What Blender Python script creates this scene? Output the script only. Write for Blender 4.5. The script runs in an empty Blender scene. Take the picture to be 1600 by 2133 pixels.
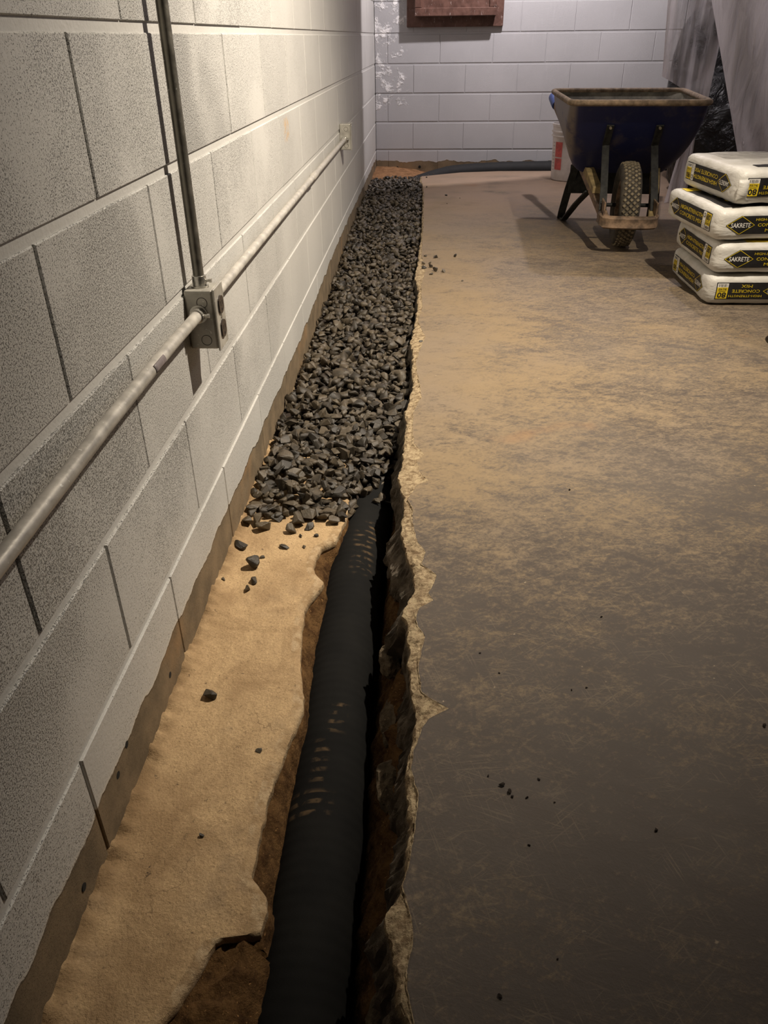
import bpy, bmesh, math, random
import numpy as np
from mathutils import Vector, Matrix, noise
from mathutils.bvhtree import BVHTree

random.seed(7)
rng = np.random.default_rng(7)
scene = bpy.context.scene
C = scene.collection

# ------------------------------------------------------------------ camera
CAMERA_LOCATION = (0.440, 0.0, 0.899)
R_RIGHT = (0.99843, 0.0519, -0.0107)
PITCH, YAW, ROLL = -0.5515, -0.0590, -0.0125
cam = bpy.data.cameras.new('camera')
cam.sensor_fit = 'HORIZONTAL'
cam.sensor_width = 36.0
cam.lens = 1610.07 * 36.0 / 1600.0
cam.clip_start = 0.02
cam_ob = bpy.data.objects.new('camera', cam)
C.objects.link(cam_ob)
_f = Vector((math.sin(YAW) * math.cos(PITCH), math.cos(YAW) * math.cos(PITCH), math.sin(PITCH)))
_r = Vector((math.cos(YAW), -math.sin(YAW), 0))
_u = _r.cross(_f)
_r2 = _r * math.cos(ROLL) + _u * math.sin(ROLL)
_u2 = -_r * math.sin(ROLL) + _u * math.cos(ROLL)
m = Matrix((_r2, _u2, -_f)).transposed().to_4x4()
m.translation = CAMERA_LOCATION
cam_ob.matrix_world = m
scene.camera = cam_ob

# ------------------------------------------------------------------ light and exposure
world = bpy.data.worlds.new('world')
scene.world = world
world.use_nodes = True
world.node_tree.nodes['Background'].inputs[0].default_value = (0.9, 0.88, 0.9, 1)
world.node_tree.nodes['Background'].inputs[1].default_value = 0.010
vs = scene.view_settings
vs.view_transform = 'Standard'
vs.look = 'None'
vs.gamma = 1.0
vs.exposure = 0.0
vs.use_curve_mapping = False


def lamp(name, kind, loc, energy, color, radius, aim=None, angle=None, blend=0.5):
    d = bpy.data.lights.new(name, kind)
    d.energy = energy
    d.color = color
    d.shadow_soft_size = radius
    o = bpy.data.objects.new(name, d)
    o.location = loc
    if kind == 'SPOT':
        d.spot_size = math.radians(angle)
        d.spot_blend = blend
        o.rotation_euler = (Vector(aim) - Vector(loc)).to_track_quat('-Z', 'Y').to_euler()
    C.objects.link(o)
    return o


# warm reflector work lamp under the ceiling, over the slab
lamp('work_lamp', 'SPOT', (1.45, 2.05, 2.38), 590, (1.0, 0.88, 0.72), 0.022, (0.20, 2.55, 0.30), 103, 1.0)
# cool reflector lamp by the back corner
lamp('corner_lamp', 'SPOT', (1.14, 6.05, 2.17), 150, (1.0, 0.915, 0.935), 0.03, (0.709, 6.914, 1.911), 150, 0.10)
# cool bulb further right under the ceiling
lamp('ceiling_lamp', 'SPOT', (1.55, 5.45, 2.36), 110, (1.0, 0.91, 0.94), 0.04, (1.75, 4.75, 0.0), 92, 0.7)
# added cool fill, no visible source, brightening the plastic sheet from the right
lamp('side_fill', 'POINT', (3.1, 3.3, 2.3), 26, (1.0, 0.91, 0.95), 0.05)

# ------------------------------------------------------------------ node helpers


class Mat:
    def __init__(self, name, rough=0.8, color=(0.5, 0.5, 0.5), metallic=0.0):
        self.m = bpy.data.materials.new(name)
        self.m.use_nodes = True
        self.nt = self.m.node_tree
        self.b = self.nt.nodes['Principled BSDF']
        self.b.inputs['Roughness'].default_value = rough
        self.b.inputs['Base Color'].default_value = (*color, 1)
        self.b.inputs['Metallic'].default_value = metallic
        self._pos = None
        self._obj = None

    def n(self, t, **kw):
        x = self.nt.nodes.new(t)
        for k, v in kw.items():
            setattr(x, k, v)
        return x

    def ln(self, a, b):
        self.nt.links.new(a, b)

    def setin(self, sock, v):
        if hasattr(v, 'is_output') or isinstance(v, bpy.types.NodeSocket):
            self.ln(v, sock)
        elif isinstance(v, tuple):
            sock.default_value = (*v, 1) if len(v) == 3 and len(sock.default_value) == 4 else v
        else:
            sock.default_value = v

    def pos(self):
        if self._pos is None:
            self._pos = self.n('ShaderNodeNewGeometry').outputs['Position']
        return self._pos

    def objco(self):
        if self._obj is None:
            self._obj = self.n('ShaderNodeTexCoord').outputs['Object']
        return self._obj

    def xyz(self, v=None):
        s = self.n('ShaderNodeSeparateXYZ')
        self.ln(v or self.pos(), s.inputs[0])
        return s.outputs

    def scale(self, v, sc, rot=(0, 0, 0)):
        mp = self.n('ShaderNodeMapping')
        self.ln(v, mp.inputs['Vector'])
        if any(rot):
            mp.inputs['Rotation'].default_value = rot
            m2 = self.n('ShaderNodeMapping')
            self.ln(mp.outputs[0], m2.inputs['Vector'])
            mp = m2
        mp.inputs['Scale'].default_value = sc
        return mp.outputs[0]

    def noise(self, sc, detail=4, rough=0.55, vec=None, dist=0.0, w=None):
        t = self.n('ShaderNodeTexNoise')
        if w is not None:
            t.noise_dimensions = '4D'
            t.inputs['W'].default_value = w
        self.ln(vec or self.pos(), t.inputs['Vector'])
        t.inputs['Scale'].default_value = sc
        t.inputs['Detail'].default_value = detail
        t.inputs['Roughness'].default_value = rough
        t.inputs['Distortion'].default_value = dist
        return t.outputs['Fac']

    def voro(self, sc, feature='F1', vec=None, rnd=1.0):
        t = self.n('ShaderNodeTexVoronoi', feature=feature)
        self.ln(vec or self.pos(), t.inputs['Vector'])
        t.inputs['Scale'].default_value = sc
        t.inputs['Randomness'].default_value = rnd
        return t.outputs['Distance']

    def ramp(self, v, a, b, lo=0.0, hi=1.0, smooth=True):
        t = self.n('ShaderNodeMapRange', interpolation_type='SMOOTHSTEP' if smooth else 'LINEAR')
        self.setin(t.inputs['Value'], v)
        t.inputs['From Min'].default_value = a
        t.inputs['From Max'].default_value = b
        t.inputs['To Min'].default_value = lo
        t.inputs['To Max'].default_value = hi
        return t.outputs['Result']

    def math(self, op, a, b=0.0, c=None):
        t = self.n('ShaderNodeMath', operation=op)
        self.setin(t.inputs[0], a)
        self.setin(t.inputs[1], b)
        if c is not None:
            self.setin(t.inputs[2], c)
        return t.outputs[0]

    def mix(self, f, a, b):
        t = self.n('ShaderNodeMix', data_type='RGBA')
        self.setin(t.inputs['Factor'], f)
        self.setin(t.inputs[6], a)
        self.setin(t.inputs[7], b)
        return t.outputs[2]

    def bump(self, h, dist=0.002, strength=1.0, normal=None):
        t = self.n('ShaderNodeBump')
        t.inputs['Distance'].default_value = dist
        t.inputs['Strength'].default_value = strength
        self.ln(h, t.inputs['Height'])
        if normal:
            self.ln(normal, t.inputs['Normal'])
        return t.outputs[0]

    def out(self, color=None, rough=None, normal=None):
        if color is not None:
            self.setin(self.b.inputs['Base Color'], color)
        if rough is not None:
            self.setin(self.b.inputs['Roughness'], rough)
        if normal is not None:
            self.ln(normal, self.b.inputs['Normal'])
        return self.m


def simple(name, color, rough=0.7, metallic=0.0, var=0.25, sc=30, bump=0.0006):
    M = Mat(name, rough, color, metallic)
    v = M.noise(sc, 5, 0.6, vec=M.objco())
    f = M.ramp(v, 0.3, 0.7)
    a = tuple(c * (1 - var) for c in color)
    b = tuple(min(1, c * (1 + var)) for c in color)
    return M.out(M.mix(f, a, b), normal=M.bump(v, bump))


# ------------------------------------------------------------------ materials
def mat_wall(name, base, back=False, joint=False):
    M = Mat(name, 0.5)
    pos = M.pos()
    x, y, z = M.xyz()
    info = M.n('ShaderNodeObjectInfo').outputs['Random']
    # porous block face: pits where the paint did not fill
    big = M.noise(3.0, 3)
    pore_amt = M.math('ADD', M.math('MULTIPLY', info, 0.08), M.math('ADD', M.ramp(big, 0.22, 0.56, 0.03, 0.17), M.ramp(z, 0.02, 0.30, -0.07, 0.0)))
    fade = M.ramp(y, 1.2, 3.6, 0.0, 0.16)
    pits = M.noise(400, 2, 0.6)
    pits2 = M.noise(800, 2, 0.6)
    th = M.math('ADD', M.math('SUBTRACT', 0.735, pore_amt), fade)
    p1 = M.ramp(M.math('SUBTRACT', pits, th), 0.0, 0.05)
    p2 = M.ramp(M.math('SUBTRACT', pits2, M.math('ADD', th, 0.02)), 0.0, 0.06)
    pit = M.math('MAXIMUM', p1, M.math('MULTIPLY', p2, 0.6))
    if joint:
        pit = M.math('MULTIPLY', pit, 0.0)
    elif back:
        pit = M.math('MULTIPLY', pit, 0.35)
    drips = M.noise(40, 3, 0.5, vec=M.scale(pos, (1, 1, 0.12)))
    tone = M.noise(1.6, 4)
    col = M.mix(M.ramp(tone, 0.3, 0.7), tuple(c * 0.93 for c in base), tuple(min(1, c * 1.05) for c in base))
    col = M.mix(M.ramp(drips, 0.60, 0.75, 0, 0.15), col, tuple(min(1, c * 1.25) for c in base))
    col = M.mix(M.math('MULTIPLY', pit, 0.9), col, tuple(c * 0.24 for c in base))
    h = M.math('SUBTRACT', M.math('MULTIPLY', M.noise(150, 4), 0.35), pit)
    if back:
        # crusty white salt bloom near the corner
        reg = M.math('MULTIPLY', M.ramp(x, 0.15, 0.55, 1, 0), M.ramp(z, 0.25, 0.45))
        e = M.ramp(M.math('MULTIPLY', M.noise(9, 6, 0.65, dist=0.6), reg), 0.47, 0.55)
        e2 = M.ramp(M.noise(14, 5, 0.6, w=3.1), 0.42, 0.55)
        e = M.math('MULTIPLY', e, e2)
        col = M.mix(e, col, (0.92, 0.91, 0.90))
        h = M.math('ADD', h, M.math('MULTIPLY', M.math('MULTIPLY', e, M.noise(120, 3)), 3.0))
    else:
        rust = M.math('MULTIPLY', M.ramp(y, 2.55, 2.60), M.ramp(y, 2.64, 2.68, 1, 0))
        rust = M.math('MULTIPLY', rust, M.math('MULTIPLY', M.ramp(z, 0.62, 0.64), M.ramp(z, 0.68, 0.70, 1, 0)))
        rust = M.math('MULTIPLY', rust, M.ramp(M.noise(60, 3), 0.4, 0.6))
        col = M.mix(M.math('MULTIPLY', rust, 0.6), col, (0.55, 0.33, 0.12))
    # bare concrete where the slab used to meet the wall
    if back:
        edge = M.math('ADD', 0.012, M.math('MULTIPLY', M.math('SUBTRACT', M.noise(7, 5), 0.5), 0.10))
    else:
        edge = M.math('ADD', M.math('MULTIPLY', M.math('SUBTRACT', M.noise(9, 6), 0.5), 0.050), M.ramp(y, 2.4, 4.0, -0.004, 0.04))
    bare = M.ramp(M.math('SUBTRACT', z, edge), -0.002, 0.002, 1, 0)
    lip = M.math('MULTIPLY', M.ramp(M.math('SUBTRACT', z, edge), 0.002, 0.008, 1, 0), 0.4)
    bn = M.noise(14, 5)
    bcol = M.mix(M.ramp(bn, 0.3, 0.7), (0.115, 0.085, 0.050), (0.20, 0.145, 0.085))
    bcol = M.mix(M.ramp(M.noise(3.3, 4, w=1.0), 0.55, 0.75), bcol, (0.30, 0.17, 0.07))
    col = M.mix(lip, col, (0.68, 0.62, 0.52))
    col = M.mix(bare, col, bcol)
    h = M.math('SUBTRACT', h, M.math('MULTIPLY', bare, 0.8))
    rough = M.math('ADD', 0.46, M.math('MULTIPLY', bare, 0.4))
    M.b.inputs['Specular IOR Level'].default_value = 0.45
    return M.out(col, rough, M.bump(h, 0.0024, 1.0))


M_WALL = mat_wall('painted_block', (0.49, 0.482, 0.458))
M_JOINT = mat_wall('painted_joint', (0.49, 0.482, 0.458), joint=True)
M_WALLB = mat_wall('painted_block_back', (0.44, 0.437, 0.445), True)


def mat_slab():
    M = Mat('stained_concrete', 0.62)
    pos = M.pos()
    x, y, z = M.xyz()
    warp = M.noise(5, 4)
    sm1 = M.noise(3.6, 10, 0.70, dist=0.6, vec=M.scale(pos, (1.0, 1.5, 1)))
    sm2 = M.noise(13, 9, 0.74, dist=1.0, vec=M.scale(pos, (0.8, 2.0, 1), (0, 0, 0.3)))
    fine = M.noise(130, 5, 0.7)
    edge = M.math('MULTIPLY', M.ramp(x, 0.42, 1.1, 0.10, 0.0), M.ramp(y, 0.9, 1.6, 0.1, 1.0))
    far = M.ramp(y, 0.5, 2.4, -0.09, 0.035)  # light falloff towards the camera, put into the slab colour
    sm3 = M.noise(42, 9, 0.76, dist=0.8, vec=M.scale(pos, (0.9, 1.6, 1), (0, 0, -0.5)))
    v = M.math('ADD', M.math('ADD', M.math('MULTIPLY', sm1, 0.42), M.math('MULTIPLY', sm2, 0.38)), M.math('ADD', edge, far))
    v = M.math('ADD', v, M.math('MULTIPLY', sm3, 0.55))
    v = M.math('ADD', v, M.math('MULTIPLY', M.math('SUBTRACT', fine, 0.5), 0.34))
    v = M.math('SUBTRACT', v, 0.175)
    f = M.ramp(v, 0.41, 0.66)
    tone = M.noise(1.3, 5, 0.6, w=4.0)
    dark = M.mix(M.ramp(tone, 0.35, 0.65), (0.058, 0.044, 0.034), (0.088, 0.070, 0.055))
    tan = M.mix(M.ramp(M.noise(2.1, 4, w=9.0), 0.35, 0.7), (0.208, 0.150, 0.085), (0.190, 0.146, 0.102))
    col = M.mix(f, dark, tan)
    # pinkish clay dust at the far end
    pk = M.math('MULTIPLY', M.ramp(y, 4.1, 5.6), M.ramp(M.noise(3, 5), 0.25, 0.55))
    col = M.mix(M.math('MULTIPLY', pk, 0.75), col, (0.28, 0.195, 0.135))
    # orange clay stains
    og = M.ramp(M.noise(2.3, 3, w=6.0), 0.66, 0.76)
    col = M.mix(M.math('MULTIPLY', og, 0.55), col, (0.24, 0.12, 0.05))
    # scratches
    sc = 0
    for i, (a, s, th) in enumerate(((0.35, 12, 0.59), (-0.7, 11, 0.60), (1.25, 13, 0.60), (-0.15, 9, 0.60))):
        l = M.noise(s, 3, 0.5, vec=M.scale(pos, (1.0, 34, 1), (0, 0, a)), w=float(i), dist=0.7)
        l = M.ramp(l, th, th + 0.05)
        sc = l if i == 0 else M.math('MAXIMUM', sc, l)
    brk = M.ramp(M.noise(9, 6, 0.65, w=2.0), 0.44, 0.60)
    scr = M.math('MULTIPLY', sc, brk)
    col = M.mix(M.math('MULTIPLY', scr, 0.24), col, (0.28, 0.215, 0.135))
    spots = M.ramp(M.noise(60, 2, w=5.0), 0.72, 0.76)
    col = M.mix(M.math('MULTIPLY', spots, 0.6), col, (0.42, 0.33, 0.22))
    # broken lip: freshly fractured, sandy
    att = M.n('ShaderNodeAttribute', attribute_name='fracture')
    fr = att.outputs['Fac']
    fn = M.noise(70, 7, 0.75)
    fcol = M.mix(M.ramp(fn, 0.35, 0.65), (0.16, 0.105, 0.055), (0.46, 0.36, 0.22))
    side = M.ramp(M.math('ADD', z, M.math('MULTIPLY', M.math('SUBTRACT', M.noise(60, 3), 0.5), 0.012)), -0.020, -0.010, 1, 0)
    side_shade_col = M.mix(M.ramp(M.noise(22, 5), 0.35, 0.65), (0.050, 0.040, 0.028), (0.15, 0.125, 0.095))  # shade on the slab's upright face, put into the colour as dark grey
    fcol = M.mix(side, fcol, side_shade_col)
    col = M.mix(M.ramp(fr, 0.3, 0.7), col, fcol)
    h = M.math('ADD', M.math('MULTIPLY', fine, M.math('ADD', 0.35, M.math('MULTIPLY', fr, 2.6))), M.math('MULTIPLY', sm2, 0.6))
    rough = M.math('ADD', M.math('SUBTRACT', 0.66, M.math('MULTIPLY', f, -0.10)), M.math('MULTIPLY', fr, 0.2))
    M.b.inputs['Specular IOR Level'].default_value = 0.4
    return M.out(col, rough, M.bump(h, 0.0022, 0.8))


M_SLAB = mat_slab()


def mat_ledge():
    M = Mat('sandy_footing', 0.8)
    x, y, z = M.xyz()
    a = M.noise(7, 7, 0.62, dist=0.5)
    b = M.noise(160, 4, 0.7)
    c = M.noise(3.2, 5, 0.6, w=2.0)
    col = M.mix(M.ramp(a, 0.3, 0.68), (0.31, 0.200, 0.098), (0.56, 0.392, 0.210))
    gl = M.math('MULTIPLY', M.ramp(c, 0.52, 0.68), M.ramp(M.noise(28, 5), 0.35, 0.6))
    col = M.mix(M.math('MULTIPLY', gl, 0.6), col, (0.17, 0.125, 0.085))
    col = M.mix(M.ramp(b, 0.60, 0.70, 0, 0.6), col, (0.10, 0.065, 0.035))
    sp = M.math('MULTIPLY', M.ramp(M.noise(75, 3, 0.6, w=7.0), 0.64, 0.69), M.ramp(M.noise(11, 4, w=3.0), 0.42, 0.6))
    col = M.mix(M.math('MULTIPLY', sp, 0.8), col, (0.055, 0.035, 0.022))
    ck = M.ramp(M.math('ABSOLUTE', M.math('SUBTRACT', M.noise(5.5, 4, 0.6, w=11.0), 0.5)), 0.0, 0.0035, 1, 0)
    ck = M.math('MULTIPLY', ck, M.ramp(M.noise(6, 2, w=13.0), 0.55, 0.62))
    col = M.mix(M.math('MULTIPLY', ck, 0.6), col, (0.13, 0.075, 0.035))
    att = M.n('ShaderNodeAttribute', attribute_name='fracture').outputs['Fac']
    rim = M.mix(M.ramp(M.noise(50, 5), 0.4, 0.62), (0.33, 0.22, 0.11), (0.50, 0.37, 0.22))
    col = M.mix(M.math('MULTIPLY', M.ramp(att, 0.2, 0.8), M.ramp(M.noise(15, 3), 0.3, 0.6)), col, rim)
    # wet brown line along the wall
    w = M.math('MULTIPLY', M.ramp(x, 0.0, 0.035, 1, 0), M.ramp(M.noise(30, 5), 0.3, 0.6))
    col = M.mix(M.math('MULTIPLY', w, 0.7), col, (0.17, 0.10, 0.04))
    g = M.noise(330, 3, 0.7)
    h = M.math('ADD', M.math('ADD', M.math('MULTIPLY', b, 0.9), M.math('MULTIPLY', g, 0.45)), M.math('MULTIPLY', M.noise(34, 8, 0.68), 2.2))
    col = M.mix(M.ramp(M.noise(240, 3, 0.7, w=21.0), 0.35, 0.65, 0.0, 0.35), col, (0.20, 0.125, 0.060))
    return M.out(col, 0.85, M.bump(h, 0.0034, 0.8))


M_LEDGE = mat_ledge()


def mat_soil(name, a, b, sc=30):
    M = Mat(name, 0.95)
    v = M.noise(sc, 7, 0.7)
    col = M.mix(M.ramp(v, 0.32, 0.68), a, b)
    col = M.mix(M.ramp(M.noise(170, 3, 0.6), 0.66, 0.72), col, tuple(min(1, c * 2.2) for c in b))
    M.b.inputs['Specular IOR Level'].default_value = 0.15
    return M.out(col, 0.95, M.bump(M.noise(sc * 2.5, 7, 0.7), 0.012, 1.0))


M_SOIL = mat_soil('brown_clay_soil', (0.060, 0.028, 0.010), (0.21, 0.115, 0.045))
M_SOILB = mat_soil('orange_clay_soil', (0.20, 0.105, 0.05), (0.40, 0.22, 0.11), 20)


def mat_stone(name, a, b, gloss=0.55):
    M = Mat(name, gloss)
    v = M.noise(60, 6, 0.65)
    att = M.n('ShaderNodeAttribute', attribute_name='tone').outputs['Fac']
    info = M.n('ShaderNodeObjectInfo').outputs['Random']
    f = M.math('ADD', M.math('MULTIPLY', v, 0.65), M.math('MULTIPLY', M.math('FRACT', M.math('ADD', att, info)), 0.35))
    col = M.mix(M.ramp(f, 0.30, 0.72), a, b)
    return M.out(col, gloss, M.bump(M.noise(220, 5, 0.7), 0.0016, 0.9))


M_STONE = mat_stone('dark_basalt_stone', (0.019, 0.015, 0.010), (0.088, 0.068, 0.043), 0.45)
M_CRUMB = simple('dark_soil_crumb', (0.018, 0.011, 0.007), 0.95)
M_CHUNK = mat_soil('broken_concrete', (0.10, 0.08, 0.055), (0.26, 0.20, 0.13), 40)


def mat_pipe():
    M = Mat('black_filter_sock', 0.85)
    x, y, z = M.xyz()
    weave = M.noise(900, 2)
    # brown soil smears where the sock was handled
    def blob(cy, hw, cx, hx):
        a = M.ramp(M.math('ABSOLUTE', M.math('SUBTRACT', y, cy)), hw * 0.55, hw, 1, 0)
        b = M.ramp(M.math('ABSOLUTE', M.math('SUBTRACT', x, cx)), hx * 0.4, hx, 1, 0)
        return M.math('MULTIPLY', a, b)
    s = blob(1.50, 0.10, 0.300, 0.030)
    for t in ((0.985, 0.045, 0.295, 0.020), (0.885, 0.055, 0.275, 0.018), (0.80, 0.030, 0.268, 0.045), (1.58, 0.06, 0.315, 0.02)):
        s = M.math('MAXIMUM', s, blob(*t))
    rib = M.ramp(M.math('SINE', M.math('MULTIPLY', y, 2 * math.pi / 0.021)), -0.1, 0.6)
    s = M.math('MULTIPLY', M.math('MULTIPLY', s, rib), M.ramp(M.noise(45, 4, dist=0.5), 0.42, 0.62))
    col = M.mix(M.ramp(M.noise(12, 4), 0.3, 0.7), (0.0052, 0.0052, 0.0050), (0.0080, 0.0078, 0.0072))
    col = M.mix(M.math('MULTIPLY', s, 0.85), col, (0.085, 0.056, 0.030))
    M.b.inputs['Specular IOR Level'].default_value = 0.15
    return M.out(col, 0.85, M.bump(weave, 0.0004, 0.6))


M_PIPE = mat_pipe()
M_PIPE2 = simple('black_pipe_plastic', (0.006, 0.0065, 0.007), 0.75)


def mat_galv(name, base, rough, metallic):
    M = Mat(name, rough)
    v = M.noise(35, 5, 0.6, vec=M.objco())
    s = M.noise(120, 3, 0.6, vec=M.objco())
    col = M.mix(M.ramp(v, 0.3, 0.7), tuple(c * 0.7 for c in base), base)
    col = M.mix(M.ramp(s, 0.66, 0.72, 0, 0.7), col, (0.75, 0.74, 0.70))
    M.b.inputs['Metallic'].default_value = metallic
    return M.out(col, M.ramp(v, 0.3, 0.7, rough - 0.08, rough + 0.1), M.bump(s, 0.0003))


M_EMTV = mat_galv('bare_galvanised_conduit', (0.24, 0.225, 0.19), 0.42, 0.75)
M_EMTP = mat_galv('paint_spattered_conduit', (0.50, 0.475, 0.43), 0.42, 0.25)
M_BOX = mat_galv('galvanised_box_steel', (0.46, 0.44, 0.39), 0.45, 0.35)
M_ZINC = mat_galv('bright_zinc', (0.62, 0.60, 0.55), 0.3, 0.8)
M_RECEPT = simple('brown_receptacle_plastic', (0.028, 0.020, 0.016), 0.35)
M_BLACK = simple('black_void', (0.004, 0.004, 0.004), 0.9)
M_STICKER = simple('grey_violet_sticker', (0.20, 0.17, 0.17), 0.5)


def mat_rust_panel():
    M = Mat('worn_brown_paint', 0.55)
    v = M.noise(18, 6, 0.65, vec=M.objco())
    col = M.mix(M.ramp(v, 0.3, 0.7), (0.070, 0.030, 0.020), (0.15, 0.075, 0.055))
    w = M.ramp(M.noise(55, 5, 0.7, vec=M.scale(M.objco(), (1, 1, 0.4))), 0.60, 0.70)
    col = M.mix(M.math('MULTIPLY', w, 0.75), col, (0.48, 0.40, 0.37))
    return M.out(col, 0.5, M.bump(v, 0.002))


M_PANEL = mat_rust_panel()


def mat_tray():
    M = Mat('dirty_blue_paint', 0.5)
    o = M.objco()
    x, y, z = M.xyz(o)
    v = M.noise(9, 6, 0.65, vec=o)
    d = M.math('MULTIPLY', M.ramp(v, 0.50, 0.72), 0.35)
    col = M.mix(d, (0.008, 0.013, 0.070), (0.16, 0.125, 0.085))
    # dried concrete over the left flank of the tray
    s = M.ramp(M.math('ADD', x, M.math('MULTIPLY', z, 0.10)), -0.235, -0.205, 1, 0)
    s = M.math('MULTIPLY', s, M.ramp(M.noise(14, 5, vec=o), 0.25, 0.45))
    col = M.mix(M.math('MULTIPLY', s, 0.75), col, (0.20, 0.165, 0.13))
    return M.out(col, 0.48, M.bump(v, 0.001))


M_TRAY = mat_tray()
M_RIM = simple('concrete_crusted_rim', (0.19, 0.135, 0.085), 0.85, var=0.5, sc=25, bump=0.002)
M_TRAYIN = simple('concrete_stained_tray_inside', (0.125, 0.115, 0.085), 0.8, var=0.5, sc=14)
M_DKSTEEL = simple('dirty_black_steel', (0.011, 0.011, 0.009), 0.75, var=0.8, sc=40)
M_RUSTY = simple('rusty_muddy_steel', (0.16, 0.105, 0.065), 0.7, var=0.6, sc=25)
M_WOOD = simple('weathered_yellow_wood', (0.25, 0.185, 0.085), 0.75, var=0.4, sc=20)
M_TYRE = simple('dusty_black_rubber', (0.045, 0.037, 0.027), 0.85, var=0.5, sc=30)
M_LUG = simple('dust_covered_tread', (0.16, 0.13, 0.082), 0.9, var=0.35, sc=40)
M_BLUEGRIP = simple('blue_rubber_grip', (0.03, 0.07, 0.25), 0.5)


def mat_bag():
    M = Mat('white_woven_bag', 0.5)
    o = M.objco()
    v = M.noise(9, 6, 0.6, vec=o)
    col = M.mix(M.ramp(v, 0.28, 0.72), (0.50, 0.48, 0.43), (0.66, 0.645, 0.605))
    d = M.ramp(M.noise(6, 6, 0.7, vec=o, w=2.0), 0.60, 0.75)
    col = M.mix(M.math('MULTIPLY', d, 0.5), col, (0.36, 0.28, 0.18))
    cr = M.noise(13, 5, 0.5, vec=M.scale(o, (1, 1, 1.8)), dist=1.2)
    return M.out(col, 0.45, M.bump(cr, 0.008, 0.55))


M_BAG = mat_bag()
M_PBLACK = simple('black_print', (0.014, 0.013, 0.013), 0.5)
M_PYELLOW = simple('yellow_print', (0.66, 0.49, 0.02), 0.5, var=0.1)
M_PWHITE = simple('white_print', (0.72, 0.70, 0.66), 0.5, var=0.05)
M_PGREY = simple('grey_print', (0.40, 0.38, 0.34), 0.5)
M_BUCKET = simple('white_bucket_plastic', (0.62, 0.58, 0.55), 0.45, var=0.15, sc=12)
M_RED = simple('red_bucket_print', (0.52, 0.10, 0.09), 0.5)
M_BAGBLK = Mat('black_bin_bag', 0.32, (0.006, 0.006, 0.007))
_n = M_BAGBLK.noise(9, 6, 0.6, vec=M_BAGBLK.objco(), dist=1.0)
M_BAGBLK = M_BAGBLK.out(normal=M_BAGBLK.bump(_n, 0.05, 1.0))


def mat_sheet():
    M = Mat('translucent_plastic_sheeting', 0.30)
    nt = M.nt
    o = M.objco()
    fold = M.noise(7, 5, 0.55, vec=M.scale(o, (2.2, 2.2, 0.30)), dist=0.8)
    nrm = M.bump(fold, 0.09, 1.0)
    M.b.inputs['Base Color'].default_value = (0.86, 0.82, 0.84, 1)
    M.ln(nrm, M.b.inputs['Normal'])
    tl = M.n('ShaderNodeBsdfTranslucent')
    tl.inputs['Color'].default_value = (0.88, 0.84, 0.86, 1)
    tr = M.n('ShaderNodeBsdfTransparent')
    tr.inputs['Color'].default_value = (0.95, 0.94, 0.95, 1)
    m1 = M.n('ShaderNodeMixShader')
    m1.inputs[0].default_value = 0.40
    M.ln(M.b.outputs[0], m1.inputs[1])
    M.ln(tl.outputs[0], m1.inputs[2])
    m2 = M.n('ShaderNodeMixShader')
    att = M.n('ShaderNodeAttribute', attribute_name='clear').outputs['Fac']
    f = M.math('ADD', att, M.ramp(fold, 0.35, 0.65, -0.12, 0.12))
    M.ln(f, m2.inputs[0])
    M.ln(m1.outputs[0], m2.inputs[1])
    M.ln(tr.outputs[0], m2.inputs[2])
    M.ln(m2.outputs[0], nt.nodes['Material Output'].inputs['Surface'])
    return M.m


M_SHEET = mat_sheet()
M_CEIL = simple('ceiling_boards', (0.16, 0.13, 0.10), 0.9)
M_PLAINWALL = simple('plain_grey_wall', (0.25, 0.24, 0.23), 0.8)

# ------------------------------------------------------------------ object helpers


def tag(o, label=None, cat=None, group=None, kind=None):
    if label:
        o['label'] = label
    if cat:
        o['category'] = cat
    if group:
        o['group'] = group
    if kind:
        o['kind'] = kind
    return o


def empty(name, loc, rz=0.0, **kw):
    o = bpy.data.objects.new(name, None)
    o.empty_display_size = 0.05
    o.location = loc
    o.rotation_euler = (0, 0, rz)
    C.objects.link(o)
    return tag(o, **kw)


def link(name, me, mat=None, parent=None, loc=None, **kw):
    o = bpy.data.objects.new(name, me)
    if mat is not None and len(me.materials) == 0:
        for mm in (mat if isinstance(mat, (list, tuple)) else [mat]):
            me.materials.append(mm)
    C.objects.link(o)
    if parent is not None:
        o.parent = parent
    if loc is not None:
        o.location = loc
    return tag(o, **kw)


def me_from(verts, faces, smooth=False, attr=None):
    me = bpy.data.meshes.new('mesh')
    me.from_pydata([tuple(map(float, v)) for v in verts], [], faces)
    me.update()
    if smooth:
        me.polygons.foreach_set('use_smooth', [True] * len(me.polygons))
    if attr:
        for k, vals in attr.items():
            a = me.attributes.new(k, 'FLOAT', 'POINT')
            a.data.foreach_set('value', np.asarray(vals, dtype=np.float32))
    return me


def from_bm(bm, smooth=False):
    bmesh.ops.recalc_face_normals(bm, faces=bm.faces[:])
    me = bpy.data.meshes.new('mesh')
    bm.to_mesh(me)
    bm.free()
    if smooth:
        me.polygons.foreach_set('use_smooth', [True] * len(me.polygons))
    return me


def auto_smooth(me, deg=35):
    me.polygons.foreach_set('use_smooth', [True] * len(me.polygons))
    me.set_sharp_from_angle(angle=math.radians(deg))
    return me


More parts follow.
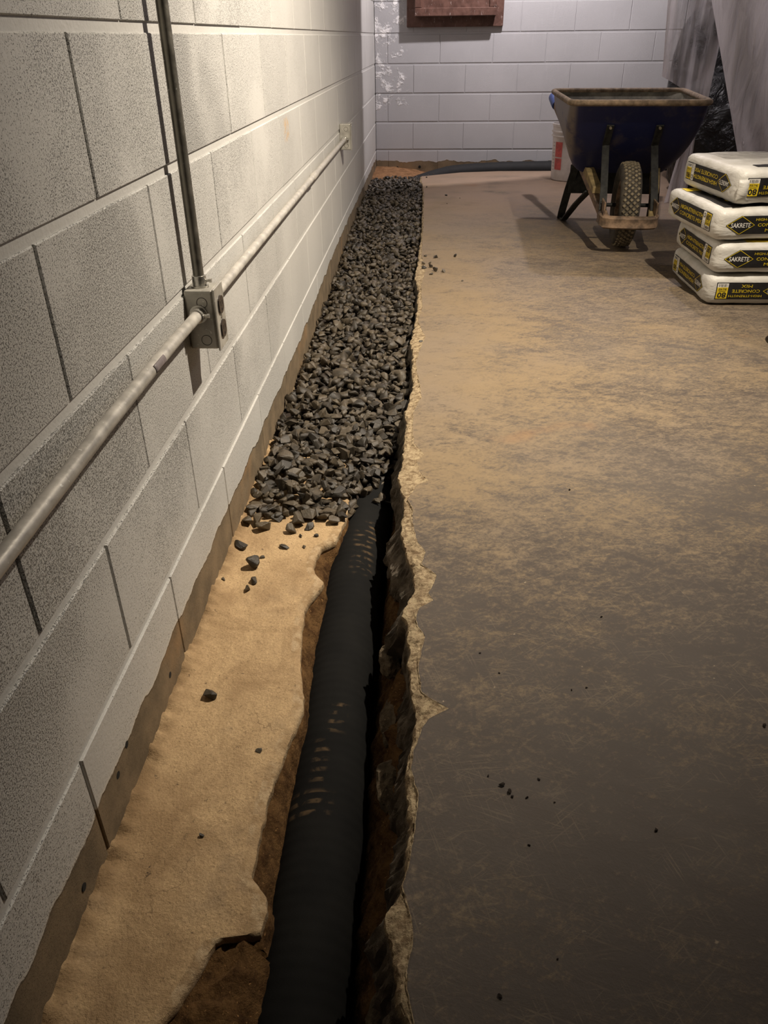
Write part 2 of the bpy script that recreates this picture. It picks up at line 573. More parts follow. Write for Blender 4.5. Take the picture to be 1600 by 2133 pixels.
def add_box(bm, lo, hi, bev=0.0, mat=None, seg=1):
    lo, hi = Vector(lo), Vector(hi)
    r = bmesh.ops.create_cube(bm, size=1.0)
    vs_ = r['verts']
    c, s = (lo + hi) / 2, hi - lo
    for v in vs_:
        v.co = Vector((v.co.x * s.x, v.co.y * s.y, v.co.z * s.z)) + c
    if bev > 0:
        es = list({e for v in vs_ for e in v.link_edges})
        r = bmesh.ops.bevel(bm, geom=es, offset=bev, segments=seg, affect='EDGES', profile=0.5)
    return bm


def box_me(lo, hi, bev=0.0, seg=1):
    bm = bmesh.new()
    add_box(bm, lo, hi, bev, seg=seg)
    return from_bm(bm)


def tube(points, radius, n=14, cap=True, close=False, smooth=True, prof=None):
    """swept tube along points; radius may be a list; returns (verts, faces)"""
    P = [Vector(p) for p in points]
    k = len(P)
    rad = radius if isinstance(radius, (list, tuple, np.ndarray)) else [radius] * k
    verts, faces = [], []
    up = None
    for i, p in enumerate(P):
        if close:
            t = (P[(i + 1) % k] - P[i - 1]).normalized()
        else:
            t = (P[min(i + 1, k - 1)] - P[max(i - 1, 0)]).normalized()
        if up is None:
            up = Vector((0, 0, 1)) if abs(t.z) < 0.9 else Vector((1, 0, 0))
        a = (up - t * up.dot(t)).normalized()
        up = a
        b = t.cross(a)
        for j in range(n):
            th = 2 * math.pi * j / n
            rr = rad[i] * (prof[j] if prof else 1)
            verts.append(p + a * (math.cos(th) * rr) + b * (math.sin(th) * rr))
    for i in range(k if close else k - 1):
        i2 = (i + 1) % k
        for j in range(n):
            j2 = (j + 1) % n
            faces.append((i * n + j, i * n + j2, i2 * n + j2, i2 * n + j))
    if cap and not close:
        faces.append(tuple(range(n))[::-1])
        faces.append(tuple((k - 1) * n + j for j in range(n)))
    return verts, faces


def tube_me(points, radius, n=14, **kw):
    v, f = tube(points, radius, n, **kw)
    me = me_from(v, f)
    bm = bmesh.new()
    bm.from_mesh(me)
    me2 = from_bm(bm)
    bpy.data.meshes.remove(me)
    return auto_smooth(me2, 50)


def bar_me(points, w, h, up=(0, 0, 1)):
    """rectangular bar swept along points: w sideways, h along up"""
    P = [Vector(p) for p in points]
    verts, faces = [], []
    for i, p in enumerate(P):
        t = (P[min(i + 1, len(P) - 1)] - P[max(i - 1, 0)]).normalized()
        s = t.cross(Vector(up)).normalized()
        u = s.cross(t).normalized()
        for a, b in ((-1, -1), (1, -1), (1, 1), (-1, 1)):
            verts.append(p + s * (a * w / 2) + u * (b * h / 2))
    for i in range(len(P) - 1):
        for j in range(4):
            k = (j + 1) % 4
            faces.append((i * 4 + j, i * 4 + k, i * 4 + 4 + k, i * 4 + 4 + j))
    faces.append((3, 2, 1, 0))
    e = (len(P) - 1) * 4
    faces.append((e, e + 1, e + 2, e + 3))
    bm = bmesh.new()
    tmp = me_from(verts, faces)
    bm.from_mesh(tmp)
    bpy.data.meshes.remove(tmp)
    bmesh.ops.bevel(bm, geom=bm.edges[:], offset=min(w, h) * 0.15, segments=1, affect='EDGES')
    return from_bm(bm)


def lathe_me(prof, n=32, axis='Z', smooth=True, sharp=35):
    verts, faces = [], []
    for r, z in prof:
        for j in range(n):
            a = 2 * math.pi * j / n
            p = (r * math.cos(a), r * math.sin(a), z)
            if axis == 'X':
                p = (p[2], p[0], p[1])
            elif axis == 'Y':
                p = (p[1], p[2], p[0])
            verts.append(p)
    for i in range(len(prof) - 1):
        for j in range(n):
            k = (j + 1) % n
            faces.append((i * n + j, i * n + k, i * n + n + k, i * n + n + j))
    tmp = me_from(verts, faces)
    bm = bmesh.new()
    bm.from_mesh(tmp)
    bpy.data.meshes.remove(tmp)
    bmesh.ops.remove_doubles(bm, verts=bm.verts[:], dist=1e-6)
    me = from_bm(bm)
    return auto_smooth(me, sharp) if smooth else me


def fbm(x, y, z=0.0, o=5, s=1.0):
    v, a, f = 0.0, 0.5, s
    for _ in range(o):
        v += a * noise.noise(Vector((x * f, y * f, z * f + 3.7)))
        a *= 0.55
        f *= 2.03
    return v


def interp(tr, y):
    ys = [t[0] for t in tr]
    return float(np.interp(y, ys, [t[1] for t in tr]))


# ------------------------------------------------------------------ structure: block walls
COURSE, LEN = 0.2032, 0.4064
D = 6.982                      # back wall
Z0 = 0.915                     # height of the bed joint at eye level
BED, HEAD = 0.0145, 0.0035
_block_cache = {}


def block_mesh(L, Hh, mat):
    key = (round(L, 3), round(Hh, 3), mat.name)
    if key not in _block_cache:
        bm = bmesh.new()
        # face towards +x, running along y, height z, front at x = 0
        add_box(bm, (-0.03, 0, 0), (0, L, Hh), 0)
        es = [e for e in bm.edges if all(v.co.x > -1e-6 for v in e.verts)]
        bmesh.ops.bevel(bm, geom=es, offset=0.0016, segments=1, affect='EDGES', profile=0.6)
        me = from_bm(bm)
        me.materials.append(mat)
        _block_cache[key] = me
    return _block_cache[key]


def block_wall(name, parent_loc, rz, y0, y1, zlo, zhi, off_a, off_b, mat, label_z0, back_parent):
    wall_me = box_me((-0.20, y0 - 0.0, zlo), (-0.0036, y1, zhi))
    w = link(name, wall_me, M_JOINT if mat is M_WALL else mat, loc=parent_loc, kind='structure')
    w.rotation_euler = (0, 0, rz)
    k = 0
    first = int(math.floor((label_z0 - zhi) / COURSE)) - 1
    for row in range(first, 8):
        # row r spans from Z0 - r*COURSE (top) to Z0 - (r+1)*COURSE
        top, bot = label_z0 - row * COURSE - BED / 2, label_z0 - (row + 1) * COURSE + BED / 2
        top, bot = min(top, zhi), max(bot, zlo)
        if top - bot < 0.02:
            continue
        off = off_b if row % 2 == 0 else off_a
        n0 = int(math.floor((y0 - off) / LEN)) - 1
        for i in range(n0, n0 + int((y1 - y0) / LEN) + 4):
            a, b = off + i * LEN + HEAD / 2 + random.choice((0, 0, 0.001, 0.002)), off + (i + 1) * LEN - HEAD / 2 - random.choice((0, 0, 0.001))
            a, b = max(a, y0), min(b, y1)
            if b - a < 0.02:
                continue
            o = link('block', block_mesh(b - a, top - bot, mat), parent=w,
                     loc=(random.uniform(-0.0006, 0.0006), a, bot))
    return w


wall_left = block_wall('wall_left', (0, 0, 0), 0, -0.75, D, -0.30, 2.45, 0.8708, 1.0728, M_WALL, Z0, None)
# the back wall is built along its own y axis and turned: local y -> world x, local +x -> world -y
wall_back = block_wall('wall_back', (0, D, 0), -math.pi / 2 - 0.0128, 0.002, 5.0, -0.30, 2.45, 0.3011, 0.5052, M_WALLB, Z0, None)
wall_back.scale = (1, 1, 1)


def fix_back(w):
    # mirrored layout: local +y must run to world +x while the face looks to -y
    w.rotation_euler = (0, 0, 0)
    ca, sa = math.cos(-0.0128), math.sin(-0.0128)
    for me in {o.data for o in w.children} | {w.data}:
        for v in me.vertices:
            x, y, z = v.co
            v.co = (y, -x, z)
        me.flip_normals()
        me.update()
    for o in w.children:
        x, y, z = o.location
        o.location = (y, -x, z)
    w.rotation_euler = (0, 0, -0.0128)


fix_back(wall_back)

link('wall_right', box_me((5.0, -2.2, -0.3), (5.15, D, 2.45)), M_PLAINWALL, kind='structure')
link('wall_front', box_me((-0.2, -2.35, -0.3), (5.0, -2.2, 2.45)), M_PLAINWALL, kind='structure')
link('wall_left', box_me((-0.2, -2.2, -0.3), (-0.002, -0.75, 2.45)), M_PLAINWALL, kind='structure')
ceil = link('ceiling', box_me((-0.2, -2.35, 2.45), (5.15, D + 0.1, 2.55)), M_CEIL, kind='structure')

# ------------------------------------------------------------------ slab with its broken edge
EDGE = [(-3, .43), (.30, .432), (.417, .429), (.477, .415), (.539, .404), (.586, .419), (.663, .429), (.737, .418), (.855, .434),
        (.948, .419), (1.013, .421), (1.06, .418), (1.11, .405), (1.15, .410), (1.192, .428), (1.22, .425), (1.304, .408), (1.40, .392),
        (1.455, .396), (1.54, .392), (1.628, .375), (1.70, .386), (1.812, .388), (1.95, .388), (2.022, .382), (2.06, .392), (2.201, .396),
        (2.449, .394), (2.60, .385), (2.747, .394), (3.0, .402), (3.25, .401), (3.45, .385), (3.564, .383), (3.70, .392), (3.934, .395),
        (4.4, .402), (4.771, .40), (5.2, .40), (5.59, .397), (6.0, .388), (6.261, .372), (8, .372)]
BEVEL = [(-3, .44), (.417, .439), (.452, .431), (.479, .433), (.506, .439), (.541, .434), (.578, .426), (.604, .432), (.661, .439), (.715, .442),
         (.756, .431), (.791, .433), (.824, .444), (.853, .456), (.875, .487), (.895, .46), (.91, .444), (.954, .436), (1.013, .443), (1.045, .449), (1.07, .436), (1.09, .432),
         (1.125, .437), (1.147, .462), (1.169, .454), (1.2, .466), (1.228, .470), (1.263, .440), (1.305, .446), (1.34, .432), (1.385, .423),
         (1.424, .418), (1.474, .419), (1.515, .406), (1.58, .425), (1.606, .452), (1.65, .43), (1.70, .425), (1.737, .441), (1.80, .415), (1.927, .408),
         (2.0, .41), (2.1, .43), (2.201, .424), (2.362, .408), (2.5, .42), (2.642, .437), (2.8, .41), (2.981, .423), (3.3, .415), (3.5, .43), (3.65, .43),
         (3.8, .412), (4.5, .414), (5.5, .41), (6.3, .385), (8, .385)]


def lerp(a, b, t):
    return a + (b - a) * t


def edge_x(y):
    return interp(EDGE, y) + 0.007 * fbm(0, y, 1.1, 5, 14)


def slab_end(x):
    t = min(1, max(0, (x - 0.37) / 0.55))
    t = t ** 0.7
    return 6.28 + 0.25 * (t * t * (3 - 2 * t)) + 0.006 * fbm(x, 0, 5.0, 4, 12)


ys = list(np.arange(-2.2, 0.28, 0.06)) + list(np.arange(0.28, 2.5, 0.0032)) + list(np.arange(2.5, 6.501, 0.014)) + [6.50]
verts, faces, frac = [], [], []
flat = [0.004, 0.012, 0.03, 0.07, 0.15, 0.3, 0.6, 1.2, 2.2, 3.4]
NC = 0
for y in ys:
    e = edge_x(y)
    e0 = e
    w = max(interp(BEVEL, y) + 0.006 * fbm(5, y, 2.0, 5, 22), e + 0.008)
    n1 = fbm(1, y, 0.3, 5, 9)
    n2 = fbm(2, y, 0.9, 5, 13)
    out = 0.028 * min(1, max(0, 0.4 + 1.8 * fbm(7, y, 0.0, 3, 5)))
    if 1.10 < y < 1.45:
        out = max(out, 0.034 + 0.006 * n1)
    g = w - e
    jit = lambda s, q: s * 1.1 * noise.noise(Vector((q, y * 70, 0.5))) + s * 0.8 * noise.noise(Vector((q, y * 190, 2.5))) + s * 0.7 * (noise.cell(Vector((q * 0.6, y * 60, 1.5))) )
    chip = noise.voronoi(Vector((0.3, y * 22, 0.2)))[0][0]
    e += 0.011 * (chip - 0.25)
    row = [(e + 0.14, -0.118, 1), (e + 0.03 + 0.02 * n1 - out * 0.4, -0.116, 1), (e - out + 0.010 * n2 + jit(.005, 1), -0.094 + jit(.006, 4), 1),
           (e - out * 0.8 + 0.010 * n1 + jit(.005, 2), -0.066 + jit(.006, 5), 1), (e - out * 0.35 + 0.006 * n2 + jit(.004, 3), -0.042 + jit(.004, 6), 1),
           (e - 0.003 + jit(.002, 7), -0.022 + jit(.003, 8), 1), (e + jit(.0015, 9), -0.0085 + jit(.002, 9), 1),
           (e + 0.25 * g, -0.0048 + jit(.0022, 10), 1), (e + 0.5 * g, -0.0036 + jit(.0020, 11), 1), (e + 0.75 * g, -0.0024 + jit(.0015, 12), 1),
           (w - 0.0015, -0.0008, 1), (w, 0.0, 0.3)]
    fine = []
    for q in range(len(row) - 1):
        (xa, za, fa), (xb, zb, fb) = row[q], row[q + 1]
        nsub = 1 if q == 0 else 3
        for t in range(nsub):
            u = t / nsub
            amp = 0.0 if q < 1 else (0.0040 if q < 5 else 0.0017)
            k = q + u
            dx = amp * (noise.noise(Vector((k * 0.9, y * 120, 0))) + 0.7 * noise.noise(Vector((k * 1.7, y * 260, 9))))
            dz = 0.8 * amp * (noise.noise(Vector((k * 0.9, y * 120, 40))) + 0.7 * noise.noise(Vector((k * 1.7, y * 260, 49))))
            fine.append((lerp(xa, xb, u) + dx, min(lerp(za, zb, u) + dz, -0.0002), 1.0))
    row = fine + [row[-1]]
    row += [(w + d, 0.0, 0) for d in flat] + [(5.0, 0.0, 0)]
    NC = len(row)
    for x, z, f in row:
        yy = y
        if y > 5.6:
            yy = 5.6 + (y - 5.6) * (slab_end(x) - 5.6) / (6.50 - 5.6)
        verts.append((x, yy, z))
        frac.append(f)
NR = len(ys)
for i in range(NR - 1):
    for j in range(NC - 1):
        a = i * NC + j
        faces.append((a, a + 1, a + NC + 1, a + NC))
# far end face of the slab
base = len(verts)
for j in range(NC):
    x, y, z = verts[(NR - 1) * NC + j]
    verts.append((x, y - 0.006 + 0.004 * noise.noise(Vector((x * 40, 1, 1))), min(z, -0.118)))
    frac.append(1)
for j in range(NC - 1):
    a = (NR - 1) * NC + j
    faces.append((a, a + 1, base + j + 1, base + j))
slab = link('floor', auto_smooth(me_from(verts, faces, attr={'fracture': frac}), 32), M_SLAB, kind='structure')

# ------------------------------------------------------------------ footing ledge and trench soil
LEDGE = [(-1, .20), (.40, .125), (.452, .135), (.505, .160), (.556, .178), (.565, .232), (.60, .238), (.619, .231), (.645, .207), (.718, .206), (.77, .205), (.832, .214), (.90, .224),
         (.967, .235), (1.0, .229), (1.064, .214), (1.14, .205), (1.232, .197), (1.27, .202), (1.32, .222), (1.341, .226), (1.37, .205), (1.39, .198), (1.431, .194), (1.47, .205), (1.50, .236), (1.545, .243),
         (1.60, .25), (2.2, .25)]


def ledge_x(y):
    return interp(LEDGE, y) + 0.006 * fbm(3, y, 4.0, 6, 20) + 0.004 * (noise.voronoi(Vector((1.3, y * 40, 0.2)))[0][0] - 0.3)


def ledge_z(x, y):
    z = -0.105 + 0.004 * fbm(x, y, 0.0, 4, 7)
    z += 0.018 * max(0, 1 - x / 0.034) ** 1.3 * (0.8 + 0.9 * noise.noise(Vector((5, y * 45, 2))) + 0.8 * noise.noise(Vector((2, y * 9, 1))))
    crack = 1.168 + 0.012 * noise.noise(Vector((x * 30, 3, 3)))
    if 0.06 < x < 0.19:
        z -= 0.004 * math.exp(-((y - crack) / 0.0022) ** 2)
    return z


verts, faces, frac = [], [], []
ysl = np.arange(0.25, 2.0, 0.0055)
us = [-0.02 / 0.2, 0.0, 0.04, 0.09, 0.15, 0.22, 0.3, 0.4, 0.5, 0.6, 0.7, 0.78, 0.85, 0.90, 0.94, 0.975]
for y in ysl:
    L = ledge_x(y)
    row = []
    for u in us:
        x = u * L
        row.append((x, y, ledge_z(max(x, 0), y), 1.0 if u > 0.93 else 0.0))
    q = noise.noise(Vector((4, y * 60, 0)))
    row.append((L + 0.001, y, -0.109 + 0.002 * q, 1))
    row.append((L + 0.002, y, -0.120 + 0.004 * q, 1))
    row.append((L - 0.004, y, -0.135, 1))
    row.append((L - 0.04, y, -0.15, 1))
    NCl = len(row)
    for x, yy, z, f in row:
        verts.append((x, yy, z))
        frac.append(f)
for i in range(len(ysl) - 1):
    for j in range(NCl - 1):
        a = i * NCl + j
        faces.append((a, a + 1, a + NCl + 1, a + NCl))
link('footing_ledge', auto_smooth(me_from(verts, faces, attr={'fracture': frac}), 50), M_LEDGE, kind='structure')

verts, faces = [], []
yst = np.arange(0.25, 2.0, 0.009)
for y in yst:
    L, e = ledge_x(y), edge_x(y)
    low = 1.0 if y < 0.565 else 0.0
    rough_ = lambda q, s: s * fbm(q, y, 1.0, 6, 24)
    sh = 0.238 + 0.012 * fbm(8, y, 3, 4, 10)
    if low:
        up = 0.006 + 0.012 * max(0.0, 1 - (0.565 - y) / 0.08)
        row = [(L - 0.06, -0.125), (L - 0.012, -0.124), (L + 0.008, -0.120 + rough_(1, .02)), (L + (sh - L) * .22, -0.128 + up + rough_(21, .045)), (L + (sh - L) * .42, -0.130 + up + rough_(2, .055)), (L + (sh - L) * .62, -0.134 + up + rough_(22, .055)),
               (L + (sh - L) * .85, -0.138 + up * .6 + rough_(3, .05)), (sh + .012, -0.165 + rough_(5, .03)), (.262, -0.285)]
    else:
        t = max(0.240, L + 0.012)
        row = [(L - 0.06, -0.135), (L - 0.012, -0.130), (L + 0.002, -0.126 + rough_(1, .012)), (L + (t - L) * .35, -0.140 + rough_(2, .03)), (L + (t - L) * .6, -0.155 + rough_(3, .03)),
               (L + (t - L) * .85, -0.175 + rough_(4, .03)), (t + 0.004 + rough_(6, .01), -0.205 + rough_(5, .02)), (.255, -0.24), (.262, -0.285)]
    row += [(.30, -0.288), (.33, -0.285 + rough_(9, .02)), (.352 + rough_(10, .02), -0.25), (.362 + rough_(11, .03), -0.20 + rough_(14, .02)), (.385 + rough_(12, .04), -0.16), (.40 + rough_(13, .04), -0.125), (e + 0.06, -0.112), (e + 0.14, -0.112)]
    NCs = len(row)
    for x, z in row:
        verts.append((x, y + 0.004 * noise.noise(Vector((x * 90, y * 90, z * 50))), z))
for i in range(len(yst) - 1):
    for j in range(NCs - 1):
        a = i * NCs + j
        faces.append((a, a + 1, a + NCs + 1, a + NCs))
link('trench_soil', me_from(verts, faces, smooth=True), M_SOIL, kind='structure')

# orange clay in the corner and along the back wall
verts, faces = [], []
xs_ = list(np.arange(-0.01, 1.2, 0.02)) + list(np.arange(1.2, 5.05, 0.12))
yb = np.arange(6.10, 6.99, 0.02)
for y in yb:
    for x in xs_:
        z = -0.085 + 0.06 * min(1, max(0, (0.55 - x) / 0.4)) * min(1, max(0, (y - 6.25) / 0.25)) + 0.02 * fbm(x, y, 0, 5, 7)
        if 6.25 < y and x > 0.7:
            z -= 0.03
        verts.append((x, y, z))
nx = len(xs_)
for i in range(len(yb) - 1):
    for j in range(nx - 1):
        a = i * nx + j
        faces.append((a, a + 1, a + nx + 1, a + nx))
link('trench_soil', me_from(verts, faces, smooth=True), M_SOILB, kind='structure')

# ------------------------------------------------------------------ drain pipes
PIPE_R = 0.066


def pipe_path():
    pts = []
    for y in np.arange(0.20, 2.3, 0.0035):
        x = 0.285 + 0.004 * math.sin(y * 3.0) - 0.004 * math.exp(-((y - 1.15) / 0.2) ** 2)
        x += 0.010 * max(0, min(1, (y - 1.45) / 0.3))
        z = -0.205 + 0.014 * max(0, min(1, (y - 1.2) / 0.5))
        pts.append((x, y, z))
    return pts


pp = pipe_path()
rad = []
for x, y, z in pp:
    r = PIPE_R + 0.00025 * math.sin(2 * math.pi * y / 0.021)
    r += 0.0025 * math.exp(-((y - 1.53) / 0.03) ** 2)
    rad.append(r)
pipe = link('drain_pipe', tube_me(pp, rad, 40), M_PIPE,
            label='black sock-wrapped drain pipe lying in the open trench beside the slab edge', cat='pipe')
bp = []
for t in np.linspace(0, 1, 60):
    # comes out of the gravel in the corner and bends to run along the back wall
    if t < 0.35:
        q = t / 0.35
        x, y, z = 0.27 + 0.33 * q ** 1.3, 6.33 + 0.42 * q ** 0.8, -0.105 + 0.055 * q
    else:
        q = (t - 0.35) / 0.65
        x, y, z = 0.60 + 3.6 * q, 6.75 + 0.128 * (1 - math.exp(-q * 14)) - 0.0128 * 3.6 * q, -0.05 + 0.022 * (1 - math.exp(-q * 9))
    bp.append((x, y, z))
rad = [0.060] * len(bp)
link('drain_pipe', tube_me(bp, rad, 28), M_PIPE2,
     label='black drain pipe bending out of the gravel and along the back wall', cat='pipe')

# ------------------------------------------------------------------ gravel


def make_stone(seed):
    r = np.random.default_rng(seed)
    n = 13
    P = r.normal(size=(n, 3))
    P /= np.linalg.norm(P, axis=1)[:, None]
    P *= r.uniform(0.75, 1.0, size=(n, 1))
    P *= np.array([0.62, r.uniform(0.40, 0.5), r.uniform(0.26, 0.42)])
    bm = bmesh.new()
    for p in P:
        bm.verts.new(p)
    res = bmesh.ops.convex_hull(bm, input=bm.verts[:])
    bmesh.ops.delete(bm, geom=[v for v in bm.verts if not v.link_faces], context='VERTS')
    bmesh.ops.dissolve_limit(bm, angle_limit=math.radians(14), verts=bm.verts[:], edges=bm.edges[:])
    bmesh.ops.bevel(bm, geom=bm.edges[:], offset=0.045, segments=1, affect='EDGES', clamp_overlap=True)
    bmesh.ops.triangulate(bm, faces=bm.faces[:])
    me = from_bm(bm)
    return me


STONES = [make_stone(s) for s in range(14)]
for s in STONES:
    s.materials.append(M_STONE)
ST_V = []
ST_F = []
for s in STONES:
    v = np.zeros(len(s.vertices) * 3)
    s.vertices.foreach_get('co', v)
    ST_V.append(v.reshape(-1, 3))
    ST_F.append(np.array([tuple(p.vertices) for p in s.polygons]))

GZ = [(1.4, -.088), (1.684, -.070), (1.846, -.070), (2.118, -.066), (2.4, -.070), (2.746, -.075), (3.11, -.062), (3.77, -.053), (4.27, -.03), (4.9, -.005), (5.4, 0.0), (6.15, -.02), (6.6, -.03)]


def gravel_z(x, y):
    z = interp(GZ, y) - 0.006
    f = max(0, (x - 0.12) / 0.27)
    z += min(0.022, 0.02 * f) * (1 if y > 2.3 else 0.2)       # rises a little towards the slab
    if y > 2.2:
        z = min(z, -0.012 + 0.0 * x) if x > 0.3 else z
    if y < 2.1 and x > 0.30:
        z -= 0.055 * (x - 0.30) / 0.09 * min(1, (2.1 - y) / 0.3)
    z += 0.014 * noise.noise(Vector((x * 7, y * 7, 0)))
    # front slope of the pile
    yf = 1.60 if x < 0.24 else 1.60 + (x - 0.24) * 2.6
    if y < yf + 0.10:
        t = (yf + 0.10 - y) / 0.10
        z -= 0.030 * t * t if x < 0.24 else 0.055 * t * t
    return z


def rot_mat(r):
    q = r.normal(size=4)
    q /= np.linalg.norm(q)
    w, x, y, z = q
    return np.array([[1 - 2 * (y * y + z * z), 2 * (x * y - z * w), 2 * (x * z + y * w)],
                     [2 * (x * y + z * w), 1 - 2 * (x * x + z * z), 2 * (y * z - x * w)],
                     [2 * (x * z - y * w), 2 * (y * z + x * w), 1 - 2 * (x * x + y * y)]])


def flat_rot(r, tilt=0.7):
    a, b, c = r.uniform(0, 2 * math.pi), r.normal() * tilt, r.normal() * tilt
    return np.array(Matrix.Rotation(a, 3, 'Z') @ Matrix.Rotation(b, 3, 'X') @ Matrix.Rotation(c, 3, 'Y'))


stones = []          # (x, y, z, size, rot, variant)
y = 1.575
while y < 6.36:
    pitch = 0.0265
    x = -0.004 + rng.uniform(0, pitch)
    while x < 0.405:
        xx, yy = x + rng.uniform(-.4, .4) * pitch, y + rng.uniform(-.4, .4) * pitch
        e = interp(EDGE, yy)
        yf = 1.585 if xx < 0.24 else 1.60 + (xx - 0.24) * 1.9
        if 0.010 < xx < e - 0.012 and yy > yf:
            s = float(np.clip(rng.lognormal(math.log(0.0350), 0.25), 0.021, 0.062))
            s *= 1.0 if yy < 3.5 else 0.92
            zz = gravel_z(xx, yy) + rng.uniform(-0.010, 0.008)
            if xx < 0.24 and yy < 1.95:
                zz = max(zz, -0.092)
            if xx + s * .4 > 0.4 and yy < 2.2:
                xx -= s * .25
            if xx < s * 0.45:
                xx = s * 0.45
            stones.append((xx, yy, zz, s, flat_rot(rng, 0.45), int(rng.integers(len(STONES)))))
        x += pitch
    y += pitch
# filling layer below
lower = []
y = 1.585
while y < 6.36:
    x = 0.012
    lp = 0.023 if y < 2.1 else 0.033
    while x < 0.395:
        xx, yy = x + rng.uniform(-.4, .4) * lp, y + rng.uniform(-.4, .4) * lp
        yf = 1.590 if xx < 0.24 else 1.61 + (xx - 0.24) * 1.9
        if 0.012 < xx < interp(EDGE, yy) - 0.005 and yy > yf:
            onl = xx < 0.24 and yy < 2.1
            lower.append((xx, yy, max(gravel_z(xx, yy) - (0.012 if onl else 0.022), -0.097 if onl else -1), 0.034 if onl else 0.042, flat_rot(rng, 0.35), int(rng.integers(len(STONES)))))
        x += lp
    y += lp
stones.sort(key=lambda s: s[1] - 0.0 * s[0])
near, rest = stones[:300], stones[300:] + lower
print('gravel', len(stones), len(lower))
for x, y, z, s, R_, v in near:
    o = link('gravel_stone', STONES[v], loc=(x, y, z), label='dark grey angular stone packed at the near end of the gravel bed',
             cat='stone', group='stones at the near end of the gravel bed')
    o.rotation_euler = Matrix(R_.tolist()).to_euler()
    o.scale = (s, s, s)
V, F, T, n0 = [], [], [], 0
for x, y, z, s, R_, v in rest:
    P = (ST_V[v] * s) @ R_.T + np.array([x, y, z])
    V.append(P)
    F.append(ST_F[v] + n0)
    T.append(np.full(len(P), rng.uniform()))
    n0 += len(P)
V, F, T = np.concatenate(V), np.concatenate(F), np.concatenate(T)
me = bpy.data.meshes.new('mesh')
me.vertices.add(len(V))
me.vertices.foreach_set('co', V.astype(np.float32).ravel())
me.loops.add(len(F) * 3)
me.loops.foreach_set('vertex_index', F.astype(np.int32).ravel())
me.polygons.add(len(F))
me.polygons.foreach_set('loop_start', np.arange(0, len(F) * 3, 3, dtype=np.int32))
me.update(calc_edges=True)
me.validate()
a = me.attributes.new('tone', 'FLOAT', 'POINT')
a.data.foreach_set('value', T.astype(np.float32))
bed = link('gravel_bed', me, M_STONE, label='bed of dark crushed stone filling the trench along the left wall', cat='gravel', kind='stuff')
# dark fines under the stones
verts, faces = [], []
gx, gy = np.linspace(-0.005, 0.43, 18), np.arange(1.63, 6.40, 0.03)
for y in gy:
    for x in gx:
        verts.append((x, y, gravel_z(min(x, .39), y) - 0.035 - (0.03 if y < 1.7 else 0)))
for i in range(len(gy) - 1):
    for j in range(17):
        a = i * 18 + j
        faces.append((a, a + 1, a + 19, a + 18))
link('fines', me_from(verts, faces, smooth=True), M_CRUMB, bed)

# loose stones lying on the sandy ledge
LOOSE = [(0.016, 1.457, 0.030, 'dark stone against the wall foot, lowest of those near the gravel heap'),
         (0.122, 1.462, 0.019, 'small dark stone alone on the sandy ledge just below the gravel toe'),
         (0.067, 1.387, 0.034, 'long flat dark stone lying crosswise on the sandy ledge'),
         (0.076, 1.332, 0.021, 'dark stone just below the long flat stone on the ledge'),
         (0.070, 1.304, 0.019, 'lowest of three dark stones in a line below the gravel toe'),
         (0.037, 1.558, 0.034, 'upper of two touching dark stones by the wall at gravel toe'),
         (0.064, 1.535, 0.038, 'large dark stone touching another, near wall at gravel toe'),
         (0.085, 1.576, 0.031, 'rounded dark stone standing clear above the touching pair on the ledge'),
         (0.128, 1.529, 0.027, 'dark two-lobed stone under the tall stone at the gravel toe'),
         (0.139, 1.568, 0.042, 'biggest upright dark stone at the toe of the gravel, mid ledge'),
         (0.163, 1.593, 0.040, 'slanted dark stone resting right of the biggest upright stone'),
         (0.187, 1.618, 0.032, 'dark stone on the ledge just under the gravel edge, mid trench'),
         (0.170, 1.545, 0.022, 'small dark stone right of the two-lobed stone on the ledge'),
         (0.222, 1.571, 0.033, 'tall dark stone on the ledge rim, nearest left of the pipe'),
         (0.244, 1.600, 0.032, 'dark stone tucked between ledge rim and the black pipe'),
         (0.248, 1.498, 0.024, 'dark stone wedged below the ledge rim beside the pipe'),
         (0.191, 1.513, 0.012, 'tiny flat stone chip on the ledge right of centre'),
         (0.154, 1.509, 0.010, 'tiny stone chip on the ledge below the two-lobed stone'),
         (0.168, 1.465, 0.011, 'tiny pointed stone chip right of the small lone stone'),
         (0.080, 1.418, 0.011, 'tiny round stone chip above the long flat stone'),
         (0.067, 0.984, 0.027, 'single dark stone far out on the ledge, away from the gravel'),
         (0.176, 0.866, 0.012, 'tiny dark pebble on the ledge below the single far stone'),
         (0.012, 1.326, 0.010, 'tiny dark pebble against the wall foot on the ledge'),
         (0.122, 0.706, 0.009, 'tiny dark pebble on the lower ledge near the frame bottom'),
         (0.016, 1.553, 0.028, 'dark stone jammed against the wall foot under the gravel')]
for i, (x, y, s, lab) in enumerate(LOOSE):
    s *= 1.22
    x = max(x, s * 0.6)
    v = i % len(STONES)
    R_ = flat_rot(np.random.default_rng(100 + i), 0.25)
    lowz = float(((ST_V[v] * s) @ R_.T)[:, 2].min())
    zb = ledge_z(x, y) if x < ledge_x(y) else -0.155
    o = link('gravel_stone', STONES[v], loc=(x, y, zb - lowz - 0.001), label=lab, cat='stone', group='loose stones on the ledge')
    o.rotation_euler = Matrix(R_.tolist()).to_euler()
    o.scale = (s, s, s)
